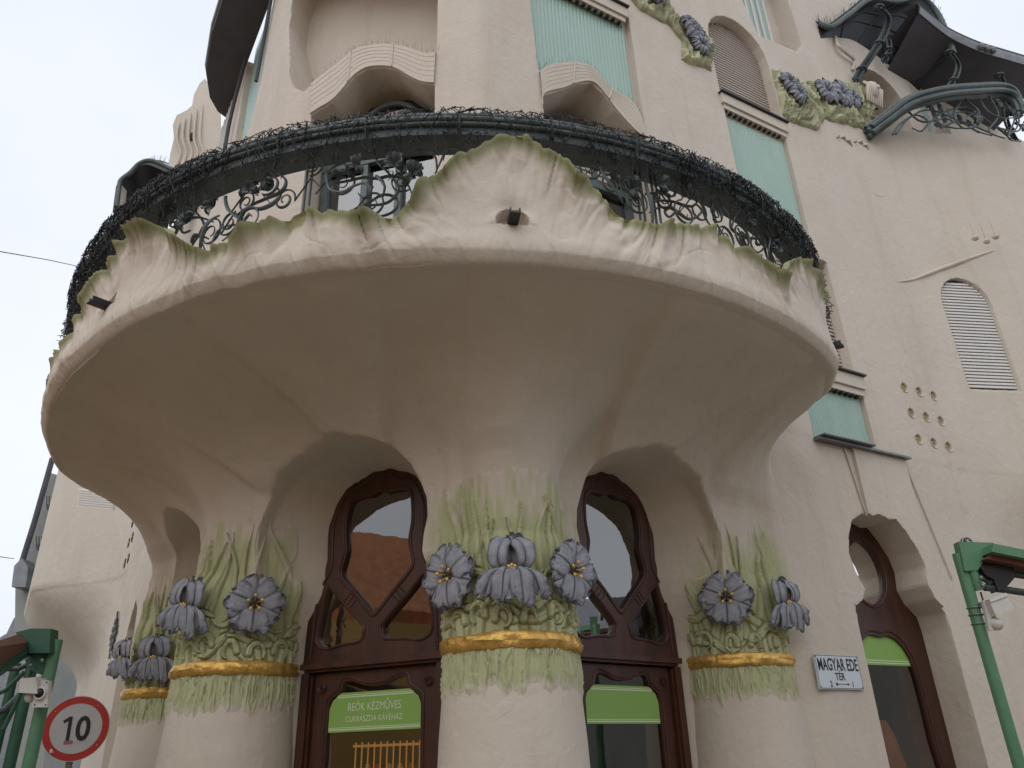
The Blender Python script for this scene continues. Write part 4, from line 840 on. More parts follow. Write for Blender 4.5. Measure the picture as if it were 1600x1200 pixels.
# ------------------------------------------------------------------ facade details
def span(poly, u):
    P = np.asarray(poly); zs = []
    for i in range(len(P)):
        a, b = P[i], P[(i+1) % len(P)]
        if (a[0] <= u) != (b[0] <= u): zs.append(a[1]+(b[1]-a[1])*(u-a[0])/(b[0]-a[0]))
    return (min(zs), max(zs)) if len(zs) > 1 else None
def ribs(name, poly, fn, d, w_=.05, material='teal', parent=B_, **kw):
    P = np.asarray(poly); m = MB(); u = P[:, 0].min()+.004
    n = max(2, int((P[:, 0].max()-u)/w_)); st = (P[:, 0].max()-.004-u)/n
    for i in range(n):
        a = span(P, u+(i+.5)*st)
        if a is None or a[1]-a[0] < .05: continue
        z0, z1 = a; q = [(0, .0), (.12, .007), (.35, .012), (.65, .012), (.88, .007), (1, .0)]
        V_ = [fn(u+(i+x)*st, z, d+h) for z in (z0, z1) for x, h in q]; m.add(V_, [(j, j+1, 7+j, 6+j) for j in range(5)]+[(6, 7, 8, 9, 10, 11), (5, 4, 3, 2, 1, 0)])
    return m.build(name, material, parent, angle=50, **kw)
def slats(name, poly, fn, d, pitch=.055, material='slat', parent=B_, **kw):
    P = np.asarray(poly)[:, ::-1]; m = MB(); z = P[:, 0].min()
    bk = MB().prism([tuple(p) for p in np.asarray(poly)], (d-.03, d-.012), fn); 
    n = int((P[:, 0].max()-z)/pitch)
    for i in range(n):
        a = span(P, z+(i+.5)*pitch)
        if a is None or a[1]-a[0] < .05: continue
        z0 = z+i*pitch; V_ = [fn(u, zz, d+h) for u in a for zz, h in ((z0+.004, .014), (z0+pitch*.55, .010), (z0+pitch-.005, -.006), (z0+pitch-.005, -.012), (z0+.004, -.012))]
        m.add(V_, [(0, 5, 6, 1), (1, 6, 7, 2), (2, 7, 8, 3), (4, 9, 5, 0), (4, 3, 2, 1, 0)[::-1], (5, 6, 7, 8, 9)])
    o = m.build(name, material, parent, smooth=False, angle=None, **kw); bk.build('shutter_back', 'gap', o, smooth=False, angle=None); return o
def bar(name, fn, s0, s1, z0, z1, d0, d1, material, parent=B_, **kw): return MB().prism([(s0, z0), (s1, z0), (s1, z1), (s0, z1)], (d0, d1), fn).build(name, material, parent, smooth=False, angle=None, **kw)
hp_ = [tuple(p) for p in hood_top]
ribs('glazed_panel', [(3.70, 11.0)]+[(max(p[0], 3.70), p[1]) for p in hp_]+[(5.36, 9.2), (5.34, 11.0)], Rw, -.085, .058, label='ribbed teal panel above the flank balcony door')
ribs('glazed_panel', [(7.02, 9.93), (8.24, 9.93), (8.24, 8.0), (7.02, 8.0)], Rw, -.062, .05, label='ribbed teal panel under the beige shutter')
ribs('glazed_panel', [(7.44, 5.70), (8.55, 5.70), (8.55, 4.97), (7.44, 4.97)], Rw, -.062, .05, label='ribbed teal panel above the street door ledge')
ribs('glazed_panel', [(9.6, 13.9), (9.58, 12.0), (9.73, 11.05), (10.2, 10.6), (10.95, 10.75), (11.25, 11.4), (11.3, 13.9)], Lw, -.11, .07, label='ribbed teal panel on the left face of the tower')
ribs('glazed_panel', [(8.03, 14.4), (8.03, 12.95), (8.2, 12.3), (9.0, 12.38), (9.0, 14.4)], Rw, -.3, .11, label='tall striped panel near the top of the right facade')
for i in range(6): bar('white_stripe', Rw, 8.08+i*.165, 8.135+i*.165, 12.35, 14.4, -.29, -.265, 'slatw')
ribs('glazed_panel', [(12.2, 13.4), (12.2, 11.2), (13.2, 11.2), (13.2, 13.4)], Lw, .005, .12, label='striped pale panel by the left gable')
for i in range(5): bar('white_stripe', Lw, 12.25+i*.2, 12.34+i*.2, 11.2, 13.4, .02, .05, 'slatw')
ins = lambda P, k: [tuple(np.mean(P, 0)+(np.array(p)-np.mean(P, 0))*k) for p in P]
slats('shutter', ins(W_SLAT, .985), Rw, -.17, .058, label='arched beige roller shutter between the carved reliefs')
slats('shutter', [(7.43, 6.01), (8.49, 6.01), (8.49, 7.7), (7.43, 7.7)], Rw, -.15, .058, label='beige roller shutter beside the balcony end')
bay = lambda s_, z, d: Rw(s_, z, d+float(bay_off(np.array(s_), np.array(z), *RBAY)))
slats('shutter', ins([(10.95, 6.25), (11.75, 6.25)]+[(11.35+.4*math.cos(PI*k/10), 7.72+.5*math.sin(PI*k/10)) for k in range(11)], .97), bay, -.06, .055, 'slatw', label='tall white round-topped shutter low on the bulging bay')
slats('shutter', ins(archwin(12.9, 13.8, 7.6, 9.2), .97), bay, -.06, .055, 'slatw', label='white shutter at the right edge of the bulging bay')
# sills with dark metal lips
for (a, b, z, dd) in [(6.95, 8.3, 10.3, .05), (3.62, 5.32, 11.12, .05), (7.38, 8.6, 5.98, .05)]:
    o = bar('sill', Rw, a, b, z-.20, z-.02, -.06, dd, 'stucco'); bar('sill_lip', Rw, a-.02, b+.02, z-.016, z+.008, -.1, dd+.04, 'ink', o); bar('sill_step', Rw, a+.03, b-.03, z-.29, z-.205, -.06, dd-.03, 'stucco', o)
    for i in range(int((b-a-.1)/.1)): bar('sill_drop', Rw, a+.06+i*.1, a+.10+i*.1, z-.325, z-.295, -.05, dd-.045, 'gap', o)
o = bar('ledge', Rw, 7.4, 9.1, 4.88, 4.905, -.02, .10, 'zinc'); bar('ledge_flap', Rw, 7.42, 8.35, 4.915, 4.93, -.03, .16, 'zinc', o)
# incised bands of the two balcony hoods
def hood(top, bot, fn, nm):
    T_ = spline(np.array(top), 4); B2 = spline(np.array(bot), 4); n = 40; rs2 = lambda P: np.array([np.interp(np.linspace(0, 1, n), np.linspace(0, 1, len(P)), P[:, j]) for j in (0, 1)]).T
    T_, B2 = rs2(T_), rs2(B2)
    h = None
    G = np.array([[fn(*(T_[i]*(1-q)+B2[i]*q), d) for i in range(n)] for q, d in [(.03, -.01), (.03, .03), (.97, .03), (.97, -.01)]]); h = MB().grid(G).build('door_hood', 'stucco', B_, label=nm, angle=30)
    for k in range(1, 6):
        q = k/6.5; P = [fn(*(T_[i]*(1-q)+B2[i]*q), .0295) for i in range(n)]; MB().tube(P, .0045, 5).build('hood_line', 'stucco', h)
    for i in (13, 26): MB().tube([fn(*(T_[i]*(1-q)+B2[i]*q), .034) for q in (.03, .5, .97)], .013, 6).build('hood_rib', 'stucco', h)
hood(hood_top, hood_in[:9], Rw, 'wavy plaster hood over the flank balcony door')
hood([(u, z) for u, z in chood_top], [(u, z) for u, z in chood_in], Fw, 'wavy plaster hood over the central balcony door')
# balcony doors: frames, panes, slatted tops
def bdoor(fn, a, b, zt, d, lab, slat_poly):
    f = bar('balcony_door', fn, a, b, 5.0, 5.25, d, d+.06, 'ironlight', label=lab); n = 3
    for u in (a+.04, a+(b-a)*.36, a+(b-a)*.64, b-.04): bar('stile', fn, u-.04, u+.04, 5.0, zt-.35, d, d+.07, 'ironlight', f)
    bar('rail_bar', fn, a, b, 8.02, 8.12, d+.01, d+.08, 'ironlight', f); bar('pane', fn, a, b, 5.0, 8.0, d-.01, d-.005, 'glass', f); bar('backing', fn, a, b, 5.0, zt, d-.12, d-.10, 'gap', f)
    slats('shutter', slat_poly, fn, d+.03, .09, 'slat', f)
    P = [tuple(p) for p in slat_poly[2:]]; MB().tube([fn(p[0], p[1], d+.07) for p in P], .035, 6).build('arch_bar', 'iron', f)
n0 = NU0
bdoor(Fw, n0-1.04, n0+.52, 9.1, -.40, 'dark framed glass balcony door in the round corner', archwin(n0-.65, n0+.25, 8.1, 8.35, ry=.55))
bdoor(Rw, 3.84, 5.38, 9.1, -.48, 'dark framed glass balcony door right of the tower pier', archwin(4.1, 5.1, 8.1, 8.4, ry=.6))
# dark arched window behind the upper right balcony
o = bar('arched_window', Rw, 10.8, 12.05, 10.5, 12.5, -.49, -.47, 'glass', label='dark arched window behind the upper right balcony'); bar('stile', Rw, 11.35, 11.45, 10.5, 13.0, -.46, -.4, 'iron', o)
for i in range(4): MB().tube([Rw(10.85+.05*i, 11.0+i*.25, -.42), Rw(11.3, 11.6+i*.3, -.38), Rw(11.9, 11.8+i*.3, -.42)], .025, 6).build('glazing_bar', 'iron', o)
# round vent holes with little gilt knobs
for (x, y) in DOTS:
    rr = MB(); t = np.linspace(0, 2*PI, 17)[:-1]
    G = np.array([[Rw(x+r*math.cos(a), y+r*math.sin(a), d) for a in t] for r, d in ((.082, .003), (.077, .010), (.066, .004), (.064, -.045), (.001, -.05))]); o = rr.grid(G, closed=True).build('vent_ring', 'stucco', B_)
    MB().sphere(Rw(x+.008, y+.014, -.03), .019, 8).build('vent_knob', 'gold', o)
for j in range(3):
    for i in range(3):
        s_, z = 15.95+.47*i, 5.93-.40*j; t = np.linspace(0, 2*PI, 13)[:-1]; G = np.array([[Lw(s_+r*math.cos(a), z+r*math.sin(a), d) for a in t] for r, d in ((.10, .004), (.09, .014), (.001, .008))]); o = MB().grid(G, closed=True).build('vent_ring', 'gap', B_); MB().sphere(Lw(s_, z, .012), .022, 8).build('vent_knob', 'gold', o)
# three plaster drops, carved birds, crease and smile dents as low mouldings
for i, (x, y) in enumerate([(1524, 372), (1542, 377), (1556, 370)]):
    p = on_plane(x, y, NR, OR_+float(bayp(12.6, *RBAY[:2], RBAY[2]))-.02); m = MB().sphere(p, .055, 8, (1, 1, .8)); m.tube([p, p+Z3*.15, p+Z3*.38-UR*.02], [.02, .012, .004], 6); m.build('plaster_drop', 'stucco', B_)
for x, y in ((1313, 215), (1340, 222)):
    for q in (-1, 0, 1):
        p = R(x+q*7, y+abs(q)*5-(q == -1)*5); m = MB(); m.tube([Rw(p[0], p[1], .0), Rw(p[0]+.06+q*.02, p[1]+.03, .03), Rw(p[0]+.14+q*.03, p[1]+.01-.06*q, .005)], [.004, .03, .004], 6); m.build('carved_leaf', 'stucco', B_)
P = [bay(*R(x, y), .0) for x, y in [(1402, 441), (1425, 438), (1450, 430), (1480, 423), (1500, 420)]]; MB().tube(P, [.004, .02, .035, .03, .01], 8).build('plaster_fold', 'stucco', B_)
P = [Rw(*R(x, y), -.01) for x, y in [(1360, 298), (1370, 305), (1382, 308), (1392, 305), (1400, 297)]]; MB().tube(P, [.004, .018, .026, .018, .004], 8).build('plaster_fold', 'stucco', B_)
# pipe by the pier, edge lines of the pilaster strip
for a, b in (((1318, 700), (1353, 806)), ((1412, 722), (1487, 905))): MB().tube([Rw(*R(*a), .012), Rw(*R(*b), .012)], [.013, .010], 6).build('plaster_line', 'stucco', B_)

# carved plant reliefs on the right facade
def relief(poly, flowers, seed, lab):
    P = np.array([R(x, y) for x, y in poly]); lo, hi = P.min(0)-.08, P.max(0)+.08; ns_, nz_ = int((hi[0]-lo[0])/.018), int((hi[1]-lo[1])/.018)
    S_, Zz = np.meshgrid(np.linspace(lo[0], hi[0], ns_), np.linspace(lo[1], hi[1], nz_)); q = np.stack([S_.ravel(), Zz.ravel()], 1)
    k3 = lambda a, b, c, o_: vnoise(np.stack([q[:, 0]*a, q[:, 1]*b, np.full(len(q), c)+o_], 1))
    sd_ = poly_sd(q, P)+.07*k3(7, 7, seed, 0); w1 = k3(2.2, 2.2, seed, 5); w2 = k3(2.2, 2.2, seed, 9)
    x = np.stack([q[:, 0]*7+w1*9, q[:, 1]*3.2+w2*5, np.full(len(q), seed*1.)], 1); r1 = np.clip(1-np.abs(vnoise(x))*6, 0, 1); x[:, 2] += 20; r2 = np.clip(1-np.abs(vnoise(x*1.8))*5, 0, 1)
    mask = np.clip(-sd_/.05, 0, 1); h = mask*(.045+.055*r1+.03*r2+.02*k3(20, 9, seed, 3))-.03*(sd_ > 0)-.012
    G = np.array([Rw(s_, z, d) for s_, z, d in zip(q[:, 0], q[:, 1], h)]).reshape(nz_, ns_, 3)
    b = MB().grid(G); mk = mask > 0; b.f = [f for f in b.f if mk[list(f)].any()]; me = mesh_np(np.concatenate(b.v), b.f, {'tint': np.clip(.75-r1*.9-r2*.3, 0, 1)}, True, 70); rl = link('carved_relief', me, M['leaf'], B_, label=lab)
    for (x, y, sc_) in flowers:
        p = R(x, y); r_ = random.Random(int(x)); f = MB(); tt = []
        for i in range(8):
            a = i*PI/4+r_.uniform(-.2, .2); d = UR*math.cos(a)+Z3*math.sin(a); sd2 = np.cross(d, NR); L_ = sc_*r_.uniform(.8, 1.15); c = Rw(*p, .09)+d*.03
            G, A = petal([c, c+d*L_*.35+NR*.06, c+d*L_*.7+NR*.05, c+d*L_-NR*.01], sd2, L_*.42, .022, i+int(x), 9, 9); V_, F_, a_ = solid(G, A, .01); f.add(V_, F_, a_)
        f.build('carved_flower', 'iris', rl, tint=True, angle=55)
relief([(940, -60), (985, 0), (1000, 18), (1040, 38), (1062, 60), (1060, 95), (1085, 105), (1112, 112), (1115, 75), (1100, 50), (1060, 30), (1045, 0), (1000, -60)], [(1018, -2, .16), (1078, 55, .17), (1088, 78, .16), (1070, 46, .13)], 3, 'green carved leaf relief with grey flowers left of the arched shutter')
relief([(1205, 108), (1212, 140), (1222, 180), (1240, 195), (1275, 206), (1290, 188), (1330, 198), (1355, 205), (1366, 180), (1360, 140), (1340, 132), (1290, 126), (1250, 128), (1225, 115)], [(1225, 135, .17), (1240, 152, .17), (1284, 148, .24), (1308, 152, .24), (1325, 160, .18)], 11, 'green carved leaf relief with grey flowers beside the upper right balcony')
# carved female head at the corner of the relief: rounded boss with hair strands
p = Rw(*R(1352, 150), .12); m = MB().sphere(p, .17, 12, (.8, .9, 1.2)); m.sphere(p+NR*.13-Z3*.02, .045, 8, (1, 1, 1.3))
for i in range(9): m.tube([p+UR*(-.14+.035*i)+Z3*.16, p+UR*(-.17+.045*i)+NR*.08+Z3*.02, p+UR*(-.2+.05*i)-Z3*.3], [.03, .035, .012], 6)
m.build('carved_head', 'stucco', B_, angle=60)

# upper right balcony railing, canopy on iron brackets, eaves
def rpts(L_): return [on_plane(x, y, NR, OR_+p) for x, y, p in L_]
RL = rpts([(1357, 207, .08), (1385, 186, .3), (1420, 161, .55), (1470, 147, .8), (1520, 142, .95), (1560, 141, 1.05), (1580, 150, 1.1), (1592, 175, 1.1)]); RS = spline(RL, 6)
fr = None
for i, (o_, dz, rr) in enumerate([(0, 0, .075), (.085, .05, .055), (-.02, .11, .05), (-.11, .04, .06), (.07, -.07, .055), (-.02, -.10, .06)]):
    P = RS+NR*o_+Z3*dz; q = MB().tube(P, rr, 8).build('upper_handrail' if i == 0 else 'rail_moulding', 'ironlight', B_ if fr is None else fr); fr = fr or q
for i in (8, 20, 30): MB().tube([RS[i]+NR*.1*math.cos(a)+Z3*(.02+.11*math.sin(a)) for a in np.linspace(0, 2*PI, 12)], .02, 5).build('clasp', 'iron', fr)
for C_ in [[(1400, 215), (1420, 185), (1450, 172), (1490, 185), (1530, 215)], [(1440, 205), (1470, 178), (1510, 168), (1545, 190), (1580, 225)], [(1470, 165), (1465, 190), (1490, 205), (1520, 200)], [(1500, 150), (1530, 175), (1520, 200), (1550, 225)], [(1545, 150), (1560, 180), (1545, 205), (1570, 232)], [(1570, 160), (1585, 185), (1575, 215), (1595, 230)], [(1480, 200), (1460, 195), (1475, 185), (1500, 195)], [(1395, 222), (1405, 195), (1430, 180), (1450, 190), (1440, 205), (1425, 200)], [(1420, 175), (1440, 190), (1470, 186), (1500, 175), (1530, 180)], [(1500, 160), (1490, 180), (1505, 200), (1530, 195), (1525, 178), (1510, 182)], [(1545, 160), (1575, 170), (1590, 195), (1575, 210), (1560, 198)], [(1530, 155), (1545, 175), (1570, 185), (1600, 180)], [(1470, 205), (1500, 190), (1540, 205), (1565, 225)], [(1560, 200), (1590, 205), (1600, 190)]]:
    P = spline(rpts([(x, min(y, float(np.interp(x, [1380, 1440, 1480, 1520, 1600], [212, 205, 198, 206, 222]))), .35+.75*min(1, (x-1380)/190)) for x, y in C_]), 6); MB().tube(P, np.linspace(.02, .011, len(P)), 6).build('iron_scroll', 'iron', B_)
for (x, y) in ((1520, 185), (1578, 180), (1590, 195), (1560, 165)):
    m = MB(); iron_leaf(m, on_plane(x, y, NR, OR_+1.05), NR, .15, rnd); m.build('iron_flower', 'iron', B_)
O_ = spline(rpts([(1281, 40, .05), (1300, 45, .15), (1330, 24, .3), (1360, 3, .45), (1400, 6, .6), (1440, 0, .75), (1465, 22, .8), (1480, 55, .85), (1492, 88, .88)]), 5)
Wc = spline([Rw(9.95, 13.12), Rw(10.6, 13.5), Rw(11.14, 13.66), Rw(12.12, 13.5), Rw(12.8, 13.22)], 5); n = len(O_); Wr = np.array([[np.interp(i/(n-1), np.linspace(0, 1, len(Wc)), Wc[:, j]) for j in range(3)] for i in range(n)])
G = np.array([[Wr[i]*(1-q)+O_[i]*q+Z3*(.12*math.sin(PI*q)) for i in range(n)] for q in np.linspace(0, 1, 9)]); G2 = G[::-1]+Z3*.07
cn = MB().grid(np.concatenate([G, G2])).build('canopy', 'darkmetal', B_, label='dark curved metal canopy above the upper right balcony', angle=50)
MB().tube(O_+Z3*.05, .055, 8).build('canopy_rim', 'ironlight', cn); MB().tube(O_+Z3*.16-NR*.05, .018, 6).build('gutter_rod', 'iron', cn)
for q in (.25, .5, .75): MB().tube([Wr[int(q*(n-1))]*(1-t)+O_[int(q*(n-1))]*t+Z3*(.12*math.sin(PI*t)-.012) for t in np.linspace(0.02, .98, 9)], .012, 5).build('canopy_seam', 'ink', cn)
for j in (3, 5): MB().tube([G[j][i]-Z3*.012 for i in range(n)], .010, 5).build('canopy_seam', 'ink', cn)
sp = MB()
for i in range(0, n-1):
    for k in range(3): p = O_[i]+(O_[i+1]-O_[i])*k/3+Z3*.1; sp.tube([p, p+Z3*.16+NR*random.uniform(-.05, .08)+UR*random.uniform(-.04, .04)], .0035, 3)
sp.build('bird_spikes', 'ink', cn, kind='stuff')
def bundle(L_, parent, rr=.024):
    P = spline(rpts(L_), 6); h = None
    for i, (a, b) in enumerate([(0, 0), (.06, .02), (-.06, .02), (.03, .05)]):
        q = MB().tube(P+UR*a+NR*b, rr, 7).build('iron_bracket' if h is None else 'bracket_tube', 'iron', parent if h is None else h); h = h or q
    for t in (0, .5, .8): i = int(t*(len(P)-1)); MB().tube([P[i]+UR*.095*math.cos(a)+NR*(.02+.07*math.sin(a)) for a in np.linspace(0, 2*PI, 12)], .02, 5).build('clasp', 'iron', h)
bundle([(1372, 14, .75), (1385, 30, .7), (1380, 55, .55), (1362, 85, .35), (1345, 110, .15), (1335, 127, .05)], B_)
bundle([(1482, 84, .85), (1495, 105, .8), (1488, 128, .7), (1470, 150, .55), (1448, 168, .45)], B_, .02)
bundle([(1385, 60, .3), (1388, 80, .25), (1380, 98, .15)], B_, .02)
bundle([(1560, 120, 1.0), (1572, 150, .9), (1570, 190, .8), (1590, 230, .7)], B_, .02)
MB().tube(spline(rpts([(1305, 58, .02), (1310, 72, .08), (1325, 85, .08), (1335, 95, .05), (1332, 110, .02)]), 4), .03, 8).build('rain_pipe', 'stucco', B_)
# eaves on both facades
EO = spline(rpts([(1435, 20, .85), (1465, 45, .9), (1490, 62, .96), (1530, 80, 1.1), (1570, 92, 1.2), (1640, 112, 1.3)]), 4); n = len(EO)
si = (EO@UR); EI = np.array([Rw(s_, 13.35, 0) for s_ in si])
G = np.array([[EI[i]*(1-q)+EO[i]*q for i in range(n)] for q in (0, .5, 1)]); T_ = EO+Z3*.22; G = np.concatenate([G, [T_+NR*.05], [EI+Z3*.5]]); ev = MB().grid(G).build('roof_eave', 'soffit', B_, label='deep dark eave of the right facade', angle=30)
MB().grid(np.array([EO+NR*.012-Z3*.02, EO+NR*.06+Z3*.10, EO+NR*.03+Z3*.22, EO-NR*.25+Z3*.30])).build('eave_fascia', 'zinc', ev, angle=60)
for i in range(3): MB().sphere(EO[-9+i]+NR*.06+Z3*.06, .07, 8).build('fascia_boss', 'zinc', ev)
P = [Lw(s_, 13.58, d) for s_, d in [(8.6, 0), (8.6, .6), (9.6, .72), (11, .72), (12, .62), (12.6, .42), (12.9, .2), (13.0, 0)]]; Vt = np.array(P); n = len(P)
le = MB().add(np.concatenate([Vt, Vt+Z3*.22]), [tuple(range(n))[::-1], tuple(range(n, 2*n))]+[(i, (i+1) % n, n+(i+1) % n, n+i) for i in range(n)]).build('roof_eave', 'soffit', B_, smooth=False, angle=None, label='dark overhanging eave left of the tower')
MB().tube(Vt[1:]+Z3*.2, .05, 8).build('eave_rim', 'zinc', le)
MB().tube(spline([Lw(9.35, 14.3, .05), Lw(9.45, 12.6, .06), Lw(9.6, 11.4, .06)][::-1]+[], 4), .03, 8).build('plaster_line', 'soffit', B_)
MB().tube(spline([Lw(11.5, 10.5, .05), Lw(11.75, 11.6, .08), Lw(11.7, 12.6, .08), Lw(11.2, 13.5, .06)], 5), .035, 8).build('plaster_line', 'soffit', B_)
# left gable with wavy outline and a round hole
gp = [(338, 262), (262, 276), (266, 240), (272, 215), (270, 195), (276, 180), (292, 172), (300, 165), (303, 148), (312, 130), (320, 123), (326, 130), (334, 150), (345, 165)]
A0 = [at(x, y, 13.3) for x, y in gp]; n = len(A0); A1 = [p+np.array([-.45, 1.3, 0]) for p in A0]
gb = MB().add(A0+A1, [tuple(range(n)), tuple(range(n, 2*n))[::-1]]+[(i, n+i, n+(i+1) % n, (i+1) % n) for i in range(n)]).build('gable', 'stucco', B_, smooth=False, angle=None, label='cream gable with wavy top on the left facade')
c_ = at(299, 213, 13.27); MB().sphere(c_, .09, 10, (.6, .3, 1.4)).build('gable_hole', 'gap', gb)
for k in range(5):
    x = 280+k*9; MB().tube(spline([at(x, 190-k*7, 13.28), at(x-4, 215, 13.25), at(x+2, 240, 13.28), at(x-6, 262, 13.28)], 4), [.01]+[.03]*11+[.01], 6).build('plaster_fold', 'stucco', gb)
# left canopy
lo_ = [(176, 330), (180, 300), (183, 288), (198, 276), (212, 262), (228, 257), (245, 262), (268, 272), (300, 274)]
A0 = spline([at(x, y, 13.0) for x, y in lo_], 4); A1 = spline([at(x+12, y+58, 13.8) for x, y in lo_], 4); A2 = A0+np.array([.05, .02, .10])
cl_ = MB().grid(np.array([A2+np.array([0, .3, .02]), A2, A0, A0*.5+A1*.5+Z3*.1, A1])).build('canopy', 'darkmetal', B_, label='dark curved canopy on the left facade against the sky', angle=40)
MB().tube(A2+Z3*.03, .05, 8).build('canopy_rim', 'ironlight', cl_); MB().tube(A2+Z3*.30+np.array([0, .3, 0]), .014, 6).build('gutter_rod', 'ink', cl_)
MB().grid(np.array([A2+Z3*.05, A2+Z3*.27+np.array([0, .3, 0])])).build('canopy_glazing', 'slatw', cl_)
sp = MB()
for p in A2[::1]:
    for k in range(2): q = p+Z3*.28+np.array([random.uniform(-.05, .05), .3, 0]); sp.tube([q, q+Z3*.18+np.array([random.uniform(-.08, .05), 0, 0])], .003, 3)
sp.build('bird_spikes', 'ink', cl_, kind='stuff')
sp = MB()
for P, fn in ((chood_top, Fw), (hp_, Rw)):
    Q = spline(np.array(P), 8)
    for q in Q: sp.tube([fn(q[0], q[1], -.02), fn(q[0]+random.uniform(-.05, .05), q[1]+random.uniform(.05, .12), .02)], .0011, 3)
sp.build('bird_spikes', 'ink', B_, kind='stuff')
# left facade: small shutter on the bay, diamond grille, arched slots
p = [at(x, y, 12.5) for x, y in [(125, 763), (181, 769), (180, 797), (123, 792)]]
wl = MB(); u_ = p[1]-p[0]; v_ = p[0]-p[3]
for i in range(8): q = p[3]+v_*(i/8); w2 = p[2]+(p[1]-p[2])*(i/8); h = v_*.11; wl.add([q, w2, w2+h, q+h, q+NL*.03, w2+NL*.03, w2+h*.4+NL*.03, q+h*.4+NL*.03], [(0, 1, 2, 3), (4, 5, 6, 7), (0, 4, 7, 3), (3, 7, 6, 2), (0, 1, 5, 4)])
wl.build('shutter', 'slatw', B_, smooth=False, angle=None, label='small white shutter on the left bay')
dg = MB(); c_ = Lw(15.9, 3.75, .02)
for i in range(-3, 4):
    for j in range(-3, 4):
        if abs(i)+abs(j) <= 3: dg.box(c_+UL*(i*.13)+Z3*(j*.12), .10, .02, .09, UL, NL)
dg.build('diamond_grille', 'ink', B_, smooth=False, angle=None)

# street door on the right facade
DF = spline(np.array([p for p in door3]), 1, True); c3 = 8.33
fn3 = lambda s_, z, d: Rw(s_, z, d-.42)
h1 = spline(np.array([(8.35, 3.86), (8.58, 3.72), (8.66, 3.45), (8.56, 3.2), (8.33, 3.08), (8.1, 3.2), (8.0, 3.45), (8.1, 3.72)]), 3, True)
h2 = spline(np.array([(8.85, .6), (8.85, 1.6), (8.84, 2.3), (8.72, 2.62), (8.5, 2.74), (8.33, 2.72), (8.15, 2.74), (7.95, 2.62), (7.82, 2.3), (7.8, 1.6), (7.8, .6)]), 2, True)
V_, F_ = fill2d([(8.33+(p[0]-8.33)*1.02, max(p[1], .02)) for p in door3], [h1, h2], fn3, .07, .006)
d3 = MB().add(V_, F_); 
for P in (h1, h2): c0 = P.mean(0); Q = c0+(P-c0)*1.07; d3.tube([fn3(x, z, .042) for x, z in np.vstack([Q, Q[:1]])], .014, 6, cap=False)
d3 = d3.build('street_door', 'wood', B_, angle=30, label='tall dark brown door with a lobed top on the right facade')
for P in (h1, h2): m = MB(); m.add([fn3(x, z, 0) for x, z in P], [tuple(range(len(P)))]); m.build('pane', 'glass', d3, smooth=False, angle=None)
fb = lambda s_, z, d: Rw(s_, z, d-.412)
r = root('window_banner', 'plain green banner inside the street door on the right facade', 'window banner', Rw(8.3, 2.3, -.45)); zt = R(1425, 998, -.45)[1]; zb = R(1430, 1042, -.45)[1]
MB().prism([(7.8, zb), (8.87, zb), (8.87, zt-.1), (8.8, zt), (7.8, zt)], (-.002, 0), fb).build('banner_sheet', 'lime', r, smooth=False, angle=None)
m = MB(); [m.prism([(7.8, z), (8.85, z), (8.85, z+.010), (7.8, z+.010)], (.001, .002), fb) for z in (zb+.02, zb+.045)]; m.build('line', 'limel', r, smooth=False, angle=None)
m = MB(); G = [[Rw(8.45+r_*math.cos(a)*1.3, z, -.85+r_*math.sin(a)) for a in np.linspace(0, 2*PI, 25)[:-1]] for z, r_ in ((1.0, .26), (1.35, .25), (1.7, .2), (1.84, .15), (1.86, .01))]
M['wicker'] = mat('lit_wicker', (.45, .18, .06), .7, col2=(.2, .07, .02), nscale=22, streak=.12, emit=(1, .33, .08), estr=.05)
m.grid(G, closed=True).build('lamp_shade', 'wicker', None, label='glowing woven orange lamp shade inside the street door', cat='lamp shade')

bar('room_backing', Rw, 7.3, 9.4, .4, 4.3, -1.09, -1.06, 'room'); bar('room_backing', Rw, 7.5, 9.2, 2.95, 4.3, -.56, -.54, 'room')  # nearer one is an added dark sheet standing in for shade behind the top pane
ribs('glazed_panel', [(12.5, 13.2), (12.5, 11.2), (15.6, 11.2), (15.6, 13.2)], Rw, .01, .16, 'slat', label='striped door panels behind the upper right balcony')
for i in range(9): bar('dark_stripe', Rw, 12.6+i*.33, 12.72+i*.33, 11.2, 13.1, .03, .05, 'iron' if i % 3 else 'teal')
# ------------------------------------------------------------------ street name sign
sg = root('street_name_sign', 'small white enamel street name plate screwed to the right facade', 'street sign', Rw(7.0, 2.1, 0)); fs = lambda x, z, d: Rw(7.0+x, 2.27+z, d+.022)
MB().prism([(-.33, -.165), (.33, -.165), (.33, .165), (-.33, .165)], (-.018, 0), fs).build('plate', 'signw', sg, smooth=False, angle=None)
m = MB(); [m.prism([(a, b), (c, b), (c, d), (a, d)], (.0008, .0015), fs) for a, b, c, d in [(-.325, -.16, .325, -.153), (-.325, .153, .325, .16), (-.325, -.153, -.318, .153), (.318, -.153, .325, .153)]]; m.build('border', 'zinc', sg, smooth=False, angle=None)
for t, z, s_, sx, x0 in [('MAGYAR EDE', .015, .165, .60, 0), ('TÉR', -.078, .10, .85, 0), ('2', -.142, .08, .85, -.15), ('1', -.142, .075, .85, .17)]:
    V_, F_ = text_mesh(t, s_, lambda x, y, d: fs(x0+x, z+y, .002+d), .001, sx=sx, bold=.003 if s_ > .12 else .0012); MB().add(V_, F_).build('lettering', 'ink', sg, smooth=False, angle=None)
m = MB(); m.prism([(-.07, -.120), (.10, -.120), (.10, -.114), (-.07, -.114)], (.001, .002), fs); m.prism([(.09, -.130), (.125, -.117), (.09, -.104)], (.001, .002), fs); m.prism([(-.09, -.130), (-.06, -.130), (-.05, -.117), (-.06, -.104), (-.09, -.104), (-.075, -.117)], (.001, .002), fs); m.build('arrow', 'ink', sg, smooth=False, angle=None)
